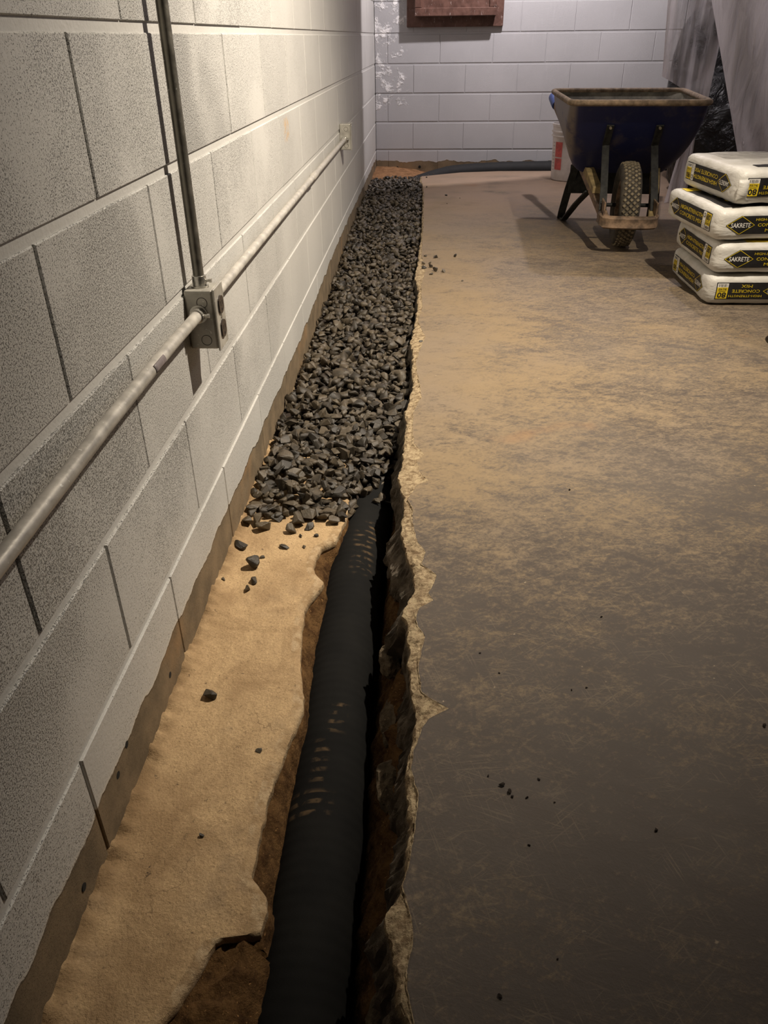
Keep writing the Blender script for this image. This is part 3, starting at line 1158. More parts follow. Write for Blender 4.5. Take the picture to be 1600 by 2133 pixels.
# a few stones sitting on the pipe where it goes under the gravel
for i, (x, y, s, lab) in enumerate([(0.330, 1.735, 0.034, 'dark stone on top of the pipe right where it leaves the gravel'),
                                    (0.318, 1.715, 0.026, 'small pale-faced stone resting on the pipe below another'),
                                    (0.350, 1.745, 0.028, 'dark stone on the right flank of the pipe by the slab face')]):
    v = (i + 5) % len(STONES)
    R_ = flat_rot(np.random.default_rng(300 + i), 0.3)
    lowz = float(((ST_V[v] * s) @ R_.T)[:, 2].min())
    dx = x - 0.296
    zb = -0.191 + math.sqrt(max(0.0004, PIPE_R ** 2 - dx * dx))
    o = link('gravel_stone', STONES[v], loc=(x, y, zb - lowz - 0.002), label=lab, cat='stone', group='stones resting on the pipe')
    o.rotation_euler = Matrix(R_.tolist()).to_euler()
    o.scale = (s, s, s)
# stones spilled on the slab edge
SPILL = [(0.479, 3.769, 0.026, 'dark stone on the slab, upper left of the pair beyond the spill'), (0.571, 3.789, 0.023, 'flat dark stone on the slab farthest right beyond the spilled cluster'),
         (0.428, 3.797, 0.02, 'dark stone on slab rim at the far end of the spill'), (0.420, 3.66, 0.028, 'dark stone on slab rim, second from the far end'),
         (0.448, 3.651, 0.024, 'dark stone in the spill beside the rim, far side'), (0.425, 3.58, 0.028, 'dark stone in the middle of the spill on rim'),
         (0.455, 3.59, 0.028, 'largest middle stone of the spill on the slab edge'), (0.474, 3.523, 0.032, 'big dark stone at the near side of the spill'),
         (0.457, 3.465, 0.023, 'nearest dark stone of the spill on the slab edge'), (0.512, 3.507, 0.023, 'dark stone lying just right of the spilled cluster'),
         (0.591, 3.364, 0.013, 'tiny pebble on the slab below right of the spill'), (0.425, 2.592, 0.02, 'lone dark stone on the broken slab rim midway'),
         (0.432, 6.307, 0.016, 'dark stone on the far slab corner by the pipe'), (0.420, 6.214, 0.016, 'dark stone on the slab edge just before the far corner'),
         (0.473, 6.38, 0.015, 'dark stone right of others at the far slab corner'), (0.425, 5.785, 0.017, 'dark stone on the slab edge near the far end'),
         (0.556, 5.441, 0.020, 'largest dark pebble on the far slab, left group'), (0.642, 5.351, 0.010, 'tiny dark pebble on the far slab, right of the largest'),
         (0.558, 5.167, 0.011, 'tiny dark pebble on the far slab nearest the camera')]
for i, (x, y, s, lab) in enumerate(SPILL):
    v = (i + 3) % len(STONES)
    R_ = flat_rot(np.random.default_rng(200 + i), 0.25)
    lowz = float(((ST_V[v] * s) @ R_.T)[:, 2].min())
    zb = 0.0 if x > interp(BEVEL, y) + 0.005 else -0.006
    o = link('gravel_stone', STONES[v], loc=(x, y, zb - lowz - 0.001), label=lab, cat='stone', group='stones spilled on the slab')
    o.rotation_euler = Matrix(R_.tolist()).to_euler()
    o.scale = (s, s, s)
CRUMBS = [(0.558, 0.732, .009), (0.568, 0.721, .008), (0.571, 0.713, .005), (0.591, 0.712, .005), (0.611, 0.744, .005), (0.628, 0.706, .003), (0.756, 0.668, .006),
          (0.586, 0.638, .004), (0.54, 0.747, .004), (0.534, 0.449, .006), (0.603, 0.493, .003), (0.684, 0.923, .004), (0.709, 0.929, .004), (0.964, 0.859, .007),
          (0.778, 1.57, .006), (0.766, 1.11, .005), (0.571, 0.957, .004), (0.542, 1.005, .004)]
CR = [s.copy() for s in STONES[:4]]
for s in CR:
    s.materials.clear()
    s.materials.append(M_CRUMB)
for i, (x, y, s) in enumerate(CRUMBS):
    o = link('soil_crumb', CR[i % 4], loc=(x, y, s * 0.28), label='tiny dark crumb of dirt on the near slab', cat='dirt crumb', group='dirt crumbs on the slab')
    o.rotation_euler = (0.1, 0.1, i * 1.3)
    o.scale = (s, s, s)

# broken lumps hanging in the trench under the slab
def lump(name, loc, size, seed, label, mat=M_CHUNK):
    bm = bmesh.new()
    bmesh.ops.create_icosphere(bm, subdivisions=3, radius=1)
    for v in bm.verts:
        n = fbm(v.co.x + seed, v.co.y, v.co.z, 4, 1.3)
        v.co *= 1 + 0.55 * n
        v.co = Vector((v.co.x * size[0], v.co.y * size[1], v.co.z * size[2]))
    return link(name, from_bm(bm), mat, loc=loc, label=label, cat='rubble')


lump('rubble_chunk', (0.385, 1.125, -0.135), (0.024, 0.042, 0.020), 1, 'pale jagged concrete lump hanging under the slab beside the pipe')
lump('rubble_chunk', (0.392, 0.985, -0.150), (0.020, 0.060, 0.022), 2, 'grey broken lump under the slab edge below the pale jagged one')
lump('rubble_chunk', (0.392, 0.845, -0.150), (0.022, 0.045, 0.026), 3, 'brown broken lump under the slab edge at mid trench')
lump('rubble_chunk', (0.398, 0.655, -0.165), (0.018, 0.022, 0.016), 4, 'small angular lump in the dark lower trench')
lump('rubble_chunk', (0.402, 0.470, -0.130), (0.022, 0.040, 0.030), 5, 'broken lump under the slab at the bottom of the photo')

# ------------------------------------------------------------------ electrical conduit and boxes
CX = 0.024


def hole_ring(parent, loc, r, axis):
    return None


def make_box(name, y0, y1, z0, z1, label, outlets):
    root = empty(name, (0.010, (y0 + y1) / 2, z0), label=label, cat='electrical box')
    w, h, d = y1 - y0, z1 - z0, 0.043
    bm = bmesh.new()
    add_box(bm, (-0.010, -w / 2, 0), (d, w / 2, h), 0.004, seg=2)
    link('box_body', from_bm(bm), M_BOX, root)
    bm = bmesh.new()
    add_box(bm, (d, -w / 2 - 0.002, -0.003), (d + 0.004, w / 2 + 0.002, h + 0.003), 0.0015)
    cover = link('cover_plate', from_bm(bm), M_BOX, root)
    # knockout rings on the near side
    for kz in (h * 0.80, h * 0.16):
        pts = [(0.022 + 0.0095 * math.cos(a), -w / 2 - 0.0004, kz + 0.0095 * math.sin(a)) for a in np.linspace(0, 2 * math.pi, 24, endpoint=False)]
        link('knockout', tube_me(pts, 0.0005, 6, close=True), M_RECEPT, root)
    # mounting ear screw on the cover
    if outlets:
        for kz in (h * 0.70, h * 0.29):
            bm = bmesh.new()
            bmesh.ops.create_cone(bm, cap_ends=True, segments=28, radius1=0.0165, radius2=0.0160, depth=0.004)
            for v in bm.verts:
                v.co.y = max(-0.0135, min(0.0135, v.co.y))
                v.co = Vector((v.co.z, v.co.x * 0.0 + v.co.y * 1.15, v.co.x))
            r = link('receptacle', from_bm(bm), M_RECEPT, root, loc=(d + 0.0052, 0, kz))
            for sy, sz, hh in ((-0.006, 0.003, 0.0042), (0.006, 0.003, 0.0035)):
                link('slot', box_me((0.0015, sy - 0.0009, sz - hh), (0.0023, sy + 0.0009, sz + hh)), M_BLACK, r)
            link('slot', tube_me([(0.0015, 0, -0.009), (0.0023, 0, -0.009)], 0.0026, 10), M_BLACK, r)
        link('cover_screw', tube_me([(d + 0.003, 0, h * 0.495), (d + 0.0055, 0, h * 0.495)], 0.0032, 12), M_ZINC, root)
    else:
        link('cover_screw', tube_me([(d + 0.003, 0, h * 0.9), (d + 0.0055, 0, h * 0.9)], 0.0032, 12), M_ZINC, root)
    return root


def connector(parent, p, direction, name='connector'):
    """set-screw conduit connector: sleeve, collar and screw; p in parent space"""
    d = Vector(direction)
    p = Vector(p)
    c = link(name, tube_me([p, p + d * 0.003, p + d * 0.0032, p + d * 0.020, p + d * 0.0205], [0.0165, 0.0165, 0.0128, 0.0128, 0.0118], 20), M_ZINC, parent)
    s = Vector((1, 0, 0))
    q = p + d * 0.011
    link('set_screw', tube_me([q + s * 0.011, q + s * 0.0185, q + s * 0.0187, q + s * 0.0225], [0.0028, 0.0028, 0.0042, 0.0040], 10), M_ZINC, c)


BY0, BY1, BZ0, BZ1 = 1.375, 1.435, 0.403, 0.512
box1 = make_box('outlet_box', BY0, BY1, BZ0, BZ1, 'galvanised outlet box with two dark receptacles where the conduits meet', True)
_w = BY1 - BY0
connector(box1, (CX - 0.010, 0, BZ1 - BZ0), (0, 0, 1))
connector(box1, (CX - 0.010, -_w / 2, 0.470 - BZ0), (0, -1, 0))
connector(box1, (CX - 0.010, _w / 2, 0.470 - BZ0), (0, 1, 0))
B2Y0, B2Y1, B2Z0, B2Z1 = 4.16, 4.225, 0.425, 0.540
box2 = make_box('outlet_box', B2Y0, B2Y1, B2Z0, B2Z1, 'small grey conduit box far along the left wall near the corner', False)
connector(box2, (CX - 0.010, -(B2Y1 - B2Y0) / 2, 0.472 - B2Z0), (0, -1, 0))
ER = 0.0103
link('conduit', tube_me([(CX, -0.6, 0.458), (CX, 0.59, 0.461), (CX, 0.9, 0.470), (CX, 1.2, 0.473), (CX, BY0 - 0.004, 0.470)], ER, 20), M_EMTP,
     label='near painted conduit running along the wall up to the outlet box', cat='conduit')
link('conduit', tube_me([(CX, BY1 + 0.004, 0.470), (CX, 2.0, 0.471), (CX, 3.0, 0.472), (CX, B2Y0 - 0.004, 0.472)], ER, 20), M_EMTP,
     label='far painted conduit running from outlet box to the small far box', cat='conduit')
link('conduit', tube_me([(CX, 1.405, BZ1 + 0.004), (CX, 1.405, 1.2), (CX, 1.405, 2.45)], 0.0098, 20), M_EMTV,
     label='dark bare vertical conduit rising from the outlet box', cat='conduit')
link('conduit_strap', tube_me([(CX, 2.96, 0.472), (CX, 2.963, 0.472), (CX, 3.05, 0.472), (CX, 3.053, 0.472)], [0.0106, 0.0125, 0.0125, 0.0106], 20), M_EMTP,
     label='conduit coupling halfway along the far painted conduit', cat='coupling')
# peeled sticker on the near conduit
sv, sf = [], []
for i, yv in enumerate(np.linspace(1.085, 1.135, 6)):
    for j, a in enumerate(np.linspace(-0.3, 0.9, 7)):
        sv.append((CX + (ER + 0.0006) * math.cos(a), yv, 0.4722 + (ER + 0.0006) * math.sin(a)))
for i in range(5):
    for j in range(6):
        a = i * 7 + j
        sf.append((a, a + 1, a + 8, a + 7))
st = link('sticker', me_from(sv, sf, smooth=True), M_STICKER, label='small worn greyish sticker on the near conduit', cat='sticker')
st.modifiers.new('thick', 'SOLIDIFY').thickness = 0.0004

# drilled weep holes low in the walls (short tube rims with dark bores)
for nm, par, pts in (('weep_hole', wall_left, [(0.0, 0.5905, -0.058), (0.0, 0.787, -0.006), (0.0, 0.988, -0.055), (0.0, 0.742, -0.02)]),
                     ('weep_hole', wall_back, [(0.06, 0.0, -0.035), (0.175, 0.0, -0.033), (0.36, 0.0, -0.027)])):
    for p in pts:
        q = Vector(p)
        d = Vector((1, 0, 0)) if par is wall_left else Vector((0, -1, 0))
        r = 0.0058 if par is wall_left else 0.011
        link(nm, tube_me([q - d * 0.01, q + d * 0.0008, q + d * 0.0009], [r, r, r * 0.8], 14), M_BLACK, par)

# ------------------------------------------------------------------ brown panel box on the back wall
pb = empty('panel_box', (0.613, D - 0.008, 0.955), label='brown worn panel box with raised door high on the back wall', cat='panel box')
PW, PH, DW = 0.364, 0.92, 0.303
bm = bmesh.new()
add_box(bm, (-PW, -0.035, 0.0), (PW, 0.0, PH), 0.004)
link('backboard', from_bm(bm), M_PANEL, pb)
bm = bmesh.new()
# raised door: four rails round a sunken panel
add_box(bm, (-DW, -0.118, 0.068), (DW, -0.035, 0.122), 0.004)
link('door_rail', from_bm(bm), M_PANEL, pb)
bm = bmesh.new()
add_box(bm, (-DW, -0.118, PH - 0.12), (DW, -0.035, PH - 0.066), 0.004)
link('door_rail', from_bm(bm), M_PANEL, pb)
for s in (-1, 1):
    bm = bmesh.new()
    x0, x1 = sorted((s * DW, s * (DW - 0.052)))
    add_box(bm, (x0, -0.1175, 0.1225), (x1, -0.035, PH - 0.1205), 0.004)
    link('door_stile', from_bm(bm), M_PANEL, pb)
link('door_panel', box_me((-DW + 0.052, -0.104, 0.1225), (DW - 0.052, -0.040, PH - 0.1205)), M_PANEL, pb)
bm = bmesh.new()
add_box(bm, (-DW - 0.016, -0.085, 0.19), (-DW, -0.045, 0.235), 0.004)
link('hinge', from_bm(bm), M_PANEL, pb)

# ------------------------------------------------------------------ bucket
bk = empty('bucket', (1.455, 6.12, 0.0), label='white plastic bucket with a red label behind the wheelbarrow', cat='bucket')
prof = [(0.0, 0.0), (0.120, 0.0), (0.128, 0.006), (0.131, 0.03), (0.137, 0.20), (0.141, 0.285), (0.150, 0.287), (0.150, 0.296), (0.142, 0.298), (0.143, 0.312), (0.152, 0.314), (0.152, 0.322), (0.144, 0.324),
        (0.145, 0.350), (0.151, 0.352), (0.151, 0.366), (0.145, 0.368), (0.141, 0.36), (0.126, 0.02), (0.0, 0.015)]
link('shell', lathe_me(prof, 40), M_BUCKET, bk)


def bucket_patch(name, a0, a1, z0, z1, mat, off=0.0008):
    v, f = [], []
    for i, z in enumerate(np.linspace(z0, z1, 6)):
        for j, a in enumerate(np.linspace(a0, a1, 12)):
            r = 0.1305 + (0.0075 / 0.2) * (z - 0.03) * 0.95 + off
            v.append((r * math.cos(a), r * math.sin(a), z))
    for i in range(5):
        for j in range(11):
            a = i * 12 + j
            f.append((a, a + 1, a + 13, a + 12))
    link(name, me_from(v, f, smooth=True), mat, bk)


bucket_patch('label', math.radians(206), math.radians(232), 0.075, 0.15, M_RED, 0.0016)
bucket_patch('label', math.radians(206), math.radians(232), 0.158, 0.255, M_RED, 0.0016)
for k in range(9):
    z = 0.07 + k * 0.022
    bucket_patch('print_line', math.radians(190), math.radians(202), z, z + 0.006, M_PGREY, 0.0016)

# ------------------------------------------------------------------ wheelbarrow (local: +y towards the handles)
wb = empty('wheelbarrow', (1.392, 4.03, 0.0), -0.085, label='dirty blue wheelbarrow with a lugged front tyre facing the camera', cat='wheelbarrow')


def loop_pts(hx_f, hx_r, yf, yr, zf, zr, rc, n=8):
    """rounded trapezoid loop, front at yf"""
    P = []
    cs = [(-hx_f, yf), (hx_f, yf), (hx_r, yr), (-hx_r, yr)]
    for i in range(4):
        p0, p, p1 = Vector((*cs[i - 1], 0)), Vector((*cs[i], 0)), Vector((*cs[(i + 1) % 4], 0))
        d0, d1 = (p0 - p).normalized(), (p1 - p).normalized()
        a, b = p + d0 * rc, p + d1 * rc
        for t in np.linspace(0, 1, n):
            q = a * (1 - t) ** 2 + p * (2 * t * (1 - t)) + b * t * t
            P.append(q)
    out = []
    for q in P:
        s = (q.y - yf) / (yr - yf)
        out.append((q.x, q.y, zf + (zr - zf) * s))
    return out



TOP = (0.308, 0.350, -0.045, 0.86, 0.632, 0.632)
BOT = (0.248, 0.250, 0.27, 0.70, 0.315, 0.415)


def tray_shell(inset):
    V, F = [], []
    levels = np.linspace(0, 1, 9)
    n = 0
    loops = []
    for t in levels:
        b = t ** 0.85
        p = [lerp(BOT[i], TOP[i], b) for i in range(6)]
        p[0] += 0.022 * math.sin(math.pi * t)
        p[1] += 0.018 * math.sin(math.pi * t)
        p[4] = lerp(BOT[4], TOP[4], t)
        p[5] = lerp(BOT[5], TOP[5], t)
        p[0] -= inset
        p[1] -= inset
        p[2] += inset
        p[3] -= inset
        if inset:
            p[4] += 0.004 * (1 - t)
            p[5] += 0.004 * (1 - t)
        loops.append(loop_pts(*p, rc=lerp(0.085, 0.07, t)))
    # rounded belly: shrunken loop below
    lo = loops[0]
    cx, cy = 0, sum(q[1] for q in lo) / len(lo)
    under = [(cx + (q[0] - cx) * 0.90, cy + (q[1] - cy) * 0.92, q[2] - 0.022 + (0.006 if inset else 0)) for q in lo]
    loops = [under] + loops
    k = len(lo)
    for L in loops:
        V += L
    for i in range(len(loops) - 1):
        for j in range(k):
            j2 = (j + 1) % k
            F.append((i * k + j, i * k + j2, i * k + k + j2, i * k + k + j))
    F.append(tuple(range(k)))
    return V, F, loops[-1]


V, F, toploop = tray_shell(0.0)
tray = link('tray', auto_smooth(me_from(V, F), 60), M_TRAY, wb)
V, F, _ = tray_shell(0.006)
link('tray_lining', auto_smooth(me_from(V, F), 60), M_TRAYIN, wb)
link('rim', tube_me(toploop, 0.0135, 10, close=True), M_RIM, wb)


def tray_front(x, z):
    t = (z - BOT[4]) / (TOP[4] - BOT[4])
    return lerp(BOT[2], TOP[2], max(0, min(1, t)) ** 0.85)


for s in (-1, 1):
    # wooden handle rail
    rail = [(s * 0.105, -0.175, 0.150), (s * 0.20, 0.55, 0.338), (s * 0.312, 1.41, 0.563)]
    link('handle', bar_me(rail, 0.034, 0.042), M_WOOD if s > 0 else M_RUSTY, wb)
    g = link('grip', tube_me([(s * 0.297, 1.29, 0.530), (s * 0.3, 1.31, 0.537), (s * 0.313, 1.42, 0.566), (s * 0.3145, 1.43, 0.568)], [0.026, 0.029, 0.029, 0.022], 16), M_BLUEGRIP, wb)
    # wedge block between rail and tray
    bm = bmesh.new()
    vs8 = []
    for yy, zt, zb in ((0.05, 0.262, 0.232), (0.42, 0.372, 0.324)):
        cx = s * (0.105 + (yy + 0.175) * 0.131)
        for xx in (-0.022, 0.022):
            for zz in (zb, zt):
                vs8.append(bm.verts.new((cx + xx, yy, zz)))
    for q in ((0, 1, 3, 2), (4, 6, 7, 5), (0, 4, 5, 1), (2, 3, 7, 6), (1, 5, 7, 3), (0, 2, 6, 4)):
        bm.faces.new([vs8[i] for i in q])
    bmesh.ops.bevel(bm, geom=bm.edges[:], offset=0.002, segments=1, affect='EDGES')
    link('wedge', from_bm(bm), M_WOOD, wb)
    # front brace strap from the nose up to the tray
    zt = 0.535
    strap = [(s * 0.118, -0.118, 0.185), (s * 0.116, -0.055, 0.27), (s * 0.114, tray_front(0, 0.44) - 0.02, 0.44), (s * 0.112, tray_front(0, zt) - 0.008, zt)]
    link('brace', bar_me(strap, 0.034, 0.008, up=(0, -1, 0.3)), M_DKSTEEL, wb)
    link('bolt', tube_me([(s * 0.112, tray_front(0, zt) - 0.022, zt - 0.012), (s * 0.112, tray_front(0, zt) + 0.004, zt - 0.010)], 0.006, 10), M_LUG, wb)
    # axle bracket
    bm = bmesh.new()
    add_box(bm, (s * 0.118 - 0.004, -0.20, 0.125), (s * 0.118 + 0.004, 0.04, 0.235), 0.003)
    br = link('axle_bracket', from_bm(bm), M_RUSTY, wb)
    link('bolt', tube_me([(s * 0.112, -0.10, 0.215), (s * 0.130, -0.10, 0.215)], 0.008, 8), M_DKSTEEL, br)
    # leg: strap down, foot, strap forward up to the rail
    link('leg', bar_me([(s * 0.205, 0.50, 0.32), (s * 0.235, 0.56, 0.16), (s * 0.252, 0.60, 0.045), (s * 0.252, 0.64, 0.010), (s * 0.250, 0.70, 0.006)], 0.040, 0.012, up=(0, -1, 0)), M_DKSTEEL, wb)
    link('leg', bar_me([(s * 0.165, 0.16, 0.225), (s * 0.20, 0.36, 0.13), (s * 0.238, 0.57, 0.012), (s * 0.247, 0.66, 0.006)], 0.034, 0.010, up=(0, 0, 1)), M_DKSTEEL, wb)
# cross brace between the legs
link('cross_brace', box_me((-0.235, 0.530, 0.155), (0.235, 0.542, 0.300), 0.003), M_DKSTEEL, wb)
# C shaped nose guard in front of the tyre
bm = bmesh.new()
gv, gf = [], []
for i, (x, y) in enumerate([(-0.126, -0.10), (-0.124, -0.17), (-0.112, -0.205), (-0.08, -0.220), (0, -0.224), (0.08, -0.220), (0.112, -0.205), (0.124, -0.17), (0.126, -0.10)]):
    for (o, z) in ((0.0, 0.126), (-0.008, 0.131), (-0.003, 0.148), (-0.006, 0.166), (0.004, 0.176)):
        d = Vector((x, y + 0.12, 0)).normalized()
        gv.append((x + d.x * -o, y + d.y * -o, z + (0.006 if abs(x) > 0.12 else 0)))
for i in range(8):
    for j in range(4):
        a = i * 5 + j
        gf.append((a, a + 1, a + 6, a + 5))
ng = link('nose_guard', auto_smooth(me_from(gv, gf), 50), M_RUSTY, wb)
ng.modifiers.new('thick', 'SOLIDIFY').thickness = 0.006
# wheel
WR, WT = 0.190, 0.046
tp = [(0.105, -0.030), (0.118, -0.041), (0.142, -0.048), (0.165, -0.047), (0.178, -0.040), (0.186, -0.026), (0.1885, -0.010), (0.1885, 0.010), (0.186, 0.026), (0.178, 0.040), (0.165, 0.047), (0.142, 0.048), (0.118, 0.041), (0.105, 0.030)]
tyre = link('tyre', lathe_me(tp, 56, axis='X', sharp=80), M_TYRE, wb, loc=(0, 0, WR + 0.002))
hub = link('wheel_hub', lathe_me([(0.0, -0.045), (0.020, -0.045), (0.022, -0.02), (0.09, -0.012), (0.100, -0.031), (0.110, -0.033), (0.108, 0.0), (0.110, 0.033), (0.100, 0.031), (0.09, 0.012), (0.022, 0.02), (0.020, 0.045), (0.0, 0.045)], 40, axis='X'), M_RUSTY, wb, loc=(0, 0, WR + 0.002))
link('axle', tube_me([(-0.124, 0, WR), (0.124, 0, WR)], 0.009, 12), M_DKSTEEL, wb)
# diamond tread lugs
lv, lf = [], []
nl, rows = 46, 5
for r in range(rows):
    xw = (r - (rows - 1) / 2) * 0.0145
    rr = 0.1885 if abs(r - 2) < 1 else (0.1878 if abs(r - 2) < 2 else 0.1842)
    for k in range(nl):
        a = 2 * math.pi * (k + 0.5 * (r % 2)) / nl
        da = math.pi / nl * 0.74
        hx = 0.0062 * 1.55
        pts = [(xw - hx, a), (xw, a - da), (xw + hx, a), (xw, a + da)]
        b = len(lv)
        for h, sc in ((-0.002, 1.0), (0.0045, 0.78)):
            for (px, pa) in pts:
                qx, qa = xw + (px - xw) * sc, a + (pa - a) * sc
                lv.append((qx, (rr + h) * math.cos(qa), (rr + h) * math.sin(qa)))
        lf.append((b + 4, b + 5, b + 6, b + 7))
        for j in range(4):
            j2 = (j + 1) % 4
            lf.append((b + j, b + j2, b + 4 + j2, b + 4 + j))
link('tread', me_from(lv, lf), M_LUG, tyre, kind='stuff')

# ------------------------------------------------------------------ bags of concrete mix


def text_mesh(s, size, bold=0.0):
    cu = bpy.data.curves.new('t', 'FONT')
    cu.body = s
    cu.size = size
    cu.offset = bold * size
    cu.align_x = 'CENTER'
    cu.align_y = 'CENTER'
    cu.resolution_u = 2
    o = bpy.data.objects.new('t', cu)
    C.objects.link(o)
    dg = bpy.context.evaluated_depsgraph_get()
    me = bpy.data.meshes.new_from_object(o.evaluated_get(dg))
    v = [tuple(p.co)[:2] for p in me.vertices]
    f = [tuple(p.vertices) for p in me.polygons]
    bpy.data.objects.remove(o)
    bpy.data.curves.remove(cu)
    bpy.data.meshes.remove(me)
    return v, f


_txt = {}


def text2d(s, cu, cv, height, width=None, bold=0.0):
    key = (s, bold)
    if key not in _txt:
        _txt[key] = text_mesh(s, 1.0, bold)
    v, f = _txt[key]
    a = np.array(v)
    lo, hi = a.min(0), a.max(0)
    a = (a - (lo + hi) / 2) / (hi - lo)
    w = width if width else height * (hi - lo)[0] / (hi - lo)[1]
    a = a * np.array([w, height]) + np.array([cu, cv])
    return [tuple(p) for p in a], f


def poly2d(pts, n=7):
    bm = bmesh.new()
    vs_ = [bm.verts.new((x, y, 0)) for x, y in pts]
    bm.faces.new(vs_)
    bmesh.ops.triangulate(bm, faces=bm.faces[:])
    for _ in range(5):
        long_ = [e for e in bm.edges if e.calc_length() > 0.010]
        if long_:
            bmesh.ops.subdivide_edges(bm, edges=long_, cuts=1)
            bmesh.ops.triangulate(bm, faces=bm.faces[:])
    bm.verts.index_update()
    v = [(p.co.x, p.co.y) for p in bm.verts]
    f = [tuple(q.index for q in fc.verts) for fc in bm.faces]
    bm.free()
    return v, f


def rect2d(x0, y0, x1, y1):
    return poly2d([(x0, y0), (x1, y0), (x1, y1), (x0, y1)])


MI = {'k': 0, 'y': 1, 'w': 2, 'g': 3}
PMATS = [M_PBLACK, M_PYELLOW, M_PWHITE, M_PGREY]


def side_label(W, one_line):
    """elements (layer, colour, verts, faces), upright, centred on (0,0); W is the label length"""
    E_ = []
    h = 0.034
    dw = 0.056                              # half width of the diamond
    l, r = -W / 2, W / 2
    dc = l + dw
    E_.append((0, 'k', poly2d([(dc, -h), (dc, h), (l, 0)])))
    E_.append((0, 'k', rect2d(dc, -h + .002, r, h - .002)))
    t = 0.0017
    # diamond outline
    D_ = [(dc - dw + .004, 0), (dc, h - .003), (dc + dw - .004, 0), (dc, -h + .003)]
    for i in range(4):
        a, b = Vector(D_[i]), Vector(D_[(i + 1) % 4])
        n = (b - a).normalized().orthogonal() * t / 2
        E_.append((1, 'y', poly2d([tuple(a - n), tuple(b - n), tuple(b + n), tuple(a + n)])))
    E_.append((2, 'w', text2d('SAKRETE', dc, 0.0, 0.0165, 0.074, 0.012)))
    bx0 = r - 0.044
    if one_line:
        cx = (dc + dw + bx0 - 0.03) / 2
        ww = (bx0 - 0.03) - (dc + dw) - 0.004
        E_.append((1, 'y', text2d('HIGH-STRENGTH', cx, 0.011, 0.0145, ww, 0.008)))
        E_.append((1, 'y', text2d('CONCRETE MIX', cx, -0.012, 0.0145, ww, 0.0)))
        E_.append((1, 'w', rect2d(bx0 - 0.028, -h + .004, bx0 - 0.004, h - .004)))
        ring = [(bx0 - 0.016 + 0.008 * math.cos(a), 0.017 + 0.008 * math.sin(a)) for a in np.linspace(0, 2 * math.pi, 14, endpoint=False)]
        E_.append((2, 'k', poly2d(ring)))
        ring = [(bx0 - 0.016 + 0.005 * math.cos(a), 0.017 + 0.005 * math.sin(a)) for a in np.linspace(0, 2 * math.pi, 12, endpoint=False)]
        E_.append((3, 'w', poly2d(ring)))
        for k in range(5):
            E_.append((2, 'g', rect2d(bx0 - 0.025, -0.028 + k * 0.006, bx0 - 0.007, -0.026 + k * 0.006)))
    else:
        cx = (dc + dw + bx0) / 2 - 0.004
        ww = bx0 - (dc + dw) - 0.004
        E_.append((1, 'y', text2d('HIGH-STRENGTH', cx, 0.019, 0.0088, ww, 0.006)))
        E_.append((1, 'y', text2d('CONCRETE', cx, 0.0, 0.0115, ww * 0.83, 0.006)))
        E_.append((1, 'y', text2d('MIX', cx, -0.019, 0.0110, ww * 0.33, 0.0)))
    # weight box
    E_.append((1, 'y', rect2d(bx0, -0.014, r - 0.003, h - .005)))
    E_.append((1, 'w', rect2d(bx0, -h + .005, r - 0.003, -0.014)))
    E_.append((2, 'k', text2d('80', (bx0 + r - 0.003) / 2, 0.015, 0.021, 0.033, 0.025)))
    E_.append((2, 'k', rect2d(bx0 + .008, 0.0005, r - .011, 0.0016)))
    E_.append((2, 'k', text2d('36.3 KG', (bx0 + r - 0.003) / 2, -0.0065, 0.0085, 0.030, 0.015)))
    for k in range(8):
        x = bx0 + 0.005 + k * 0.0042
        E_.append((2, 'k', rect2d(x, -0.0265, x + (0.0022 if k % 3 else 0.0012), -0.0165)))
    return E_


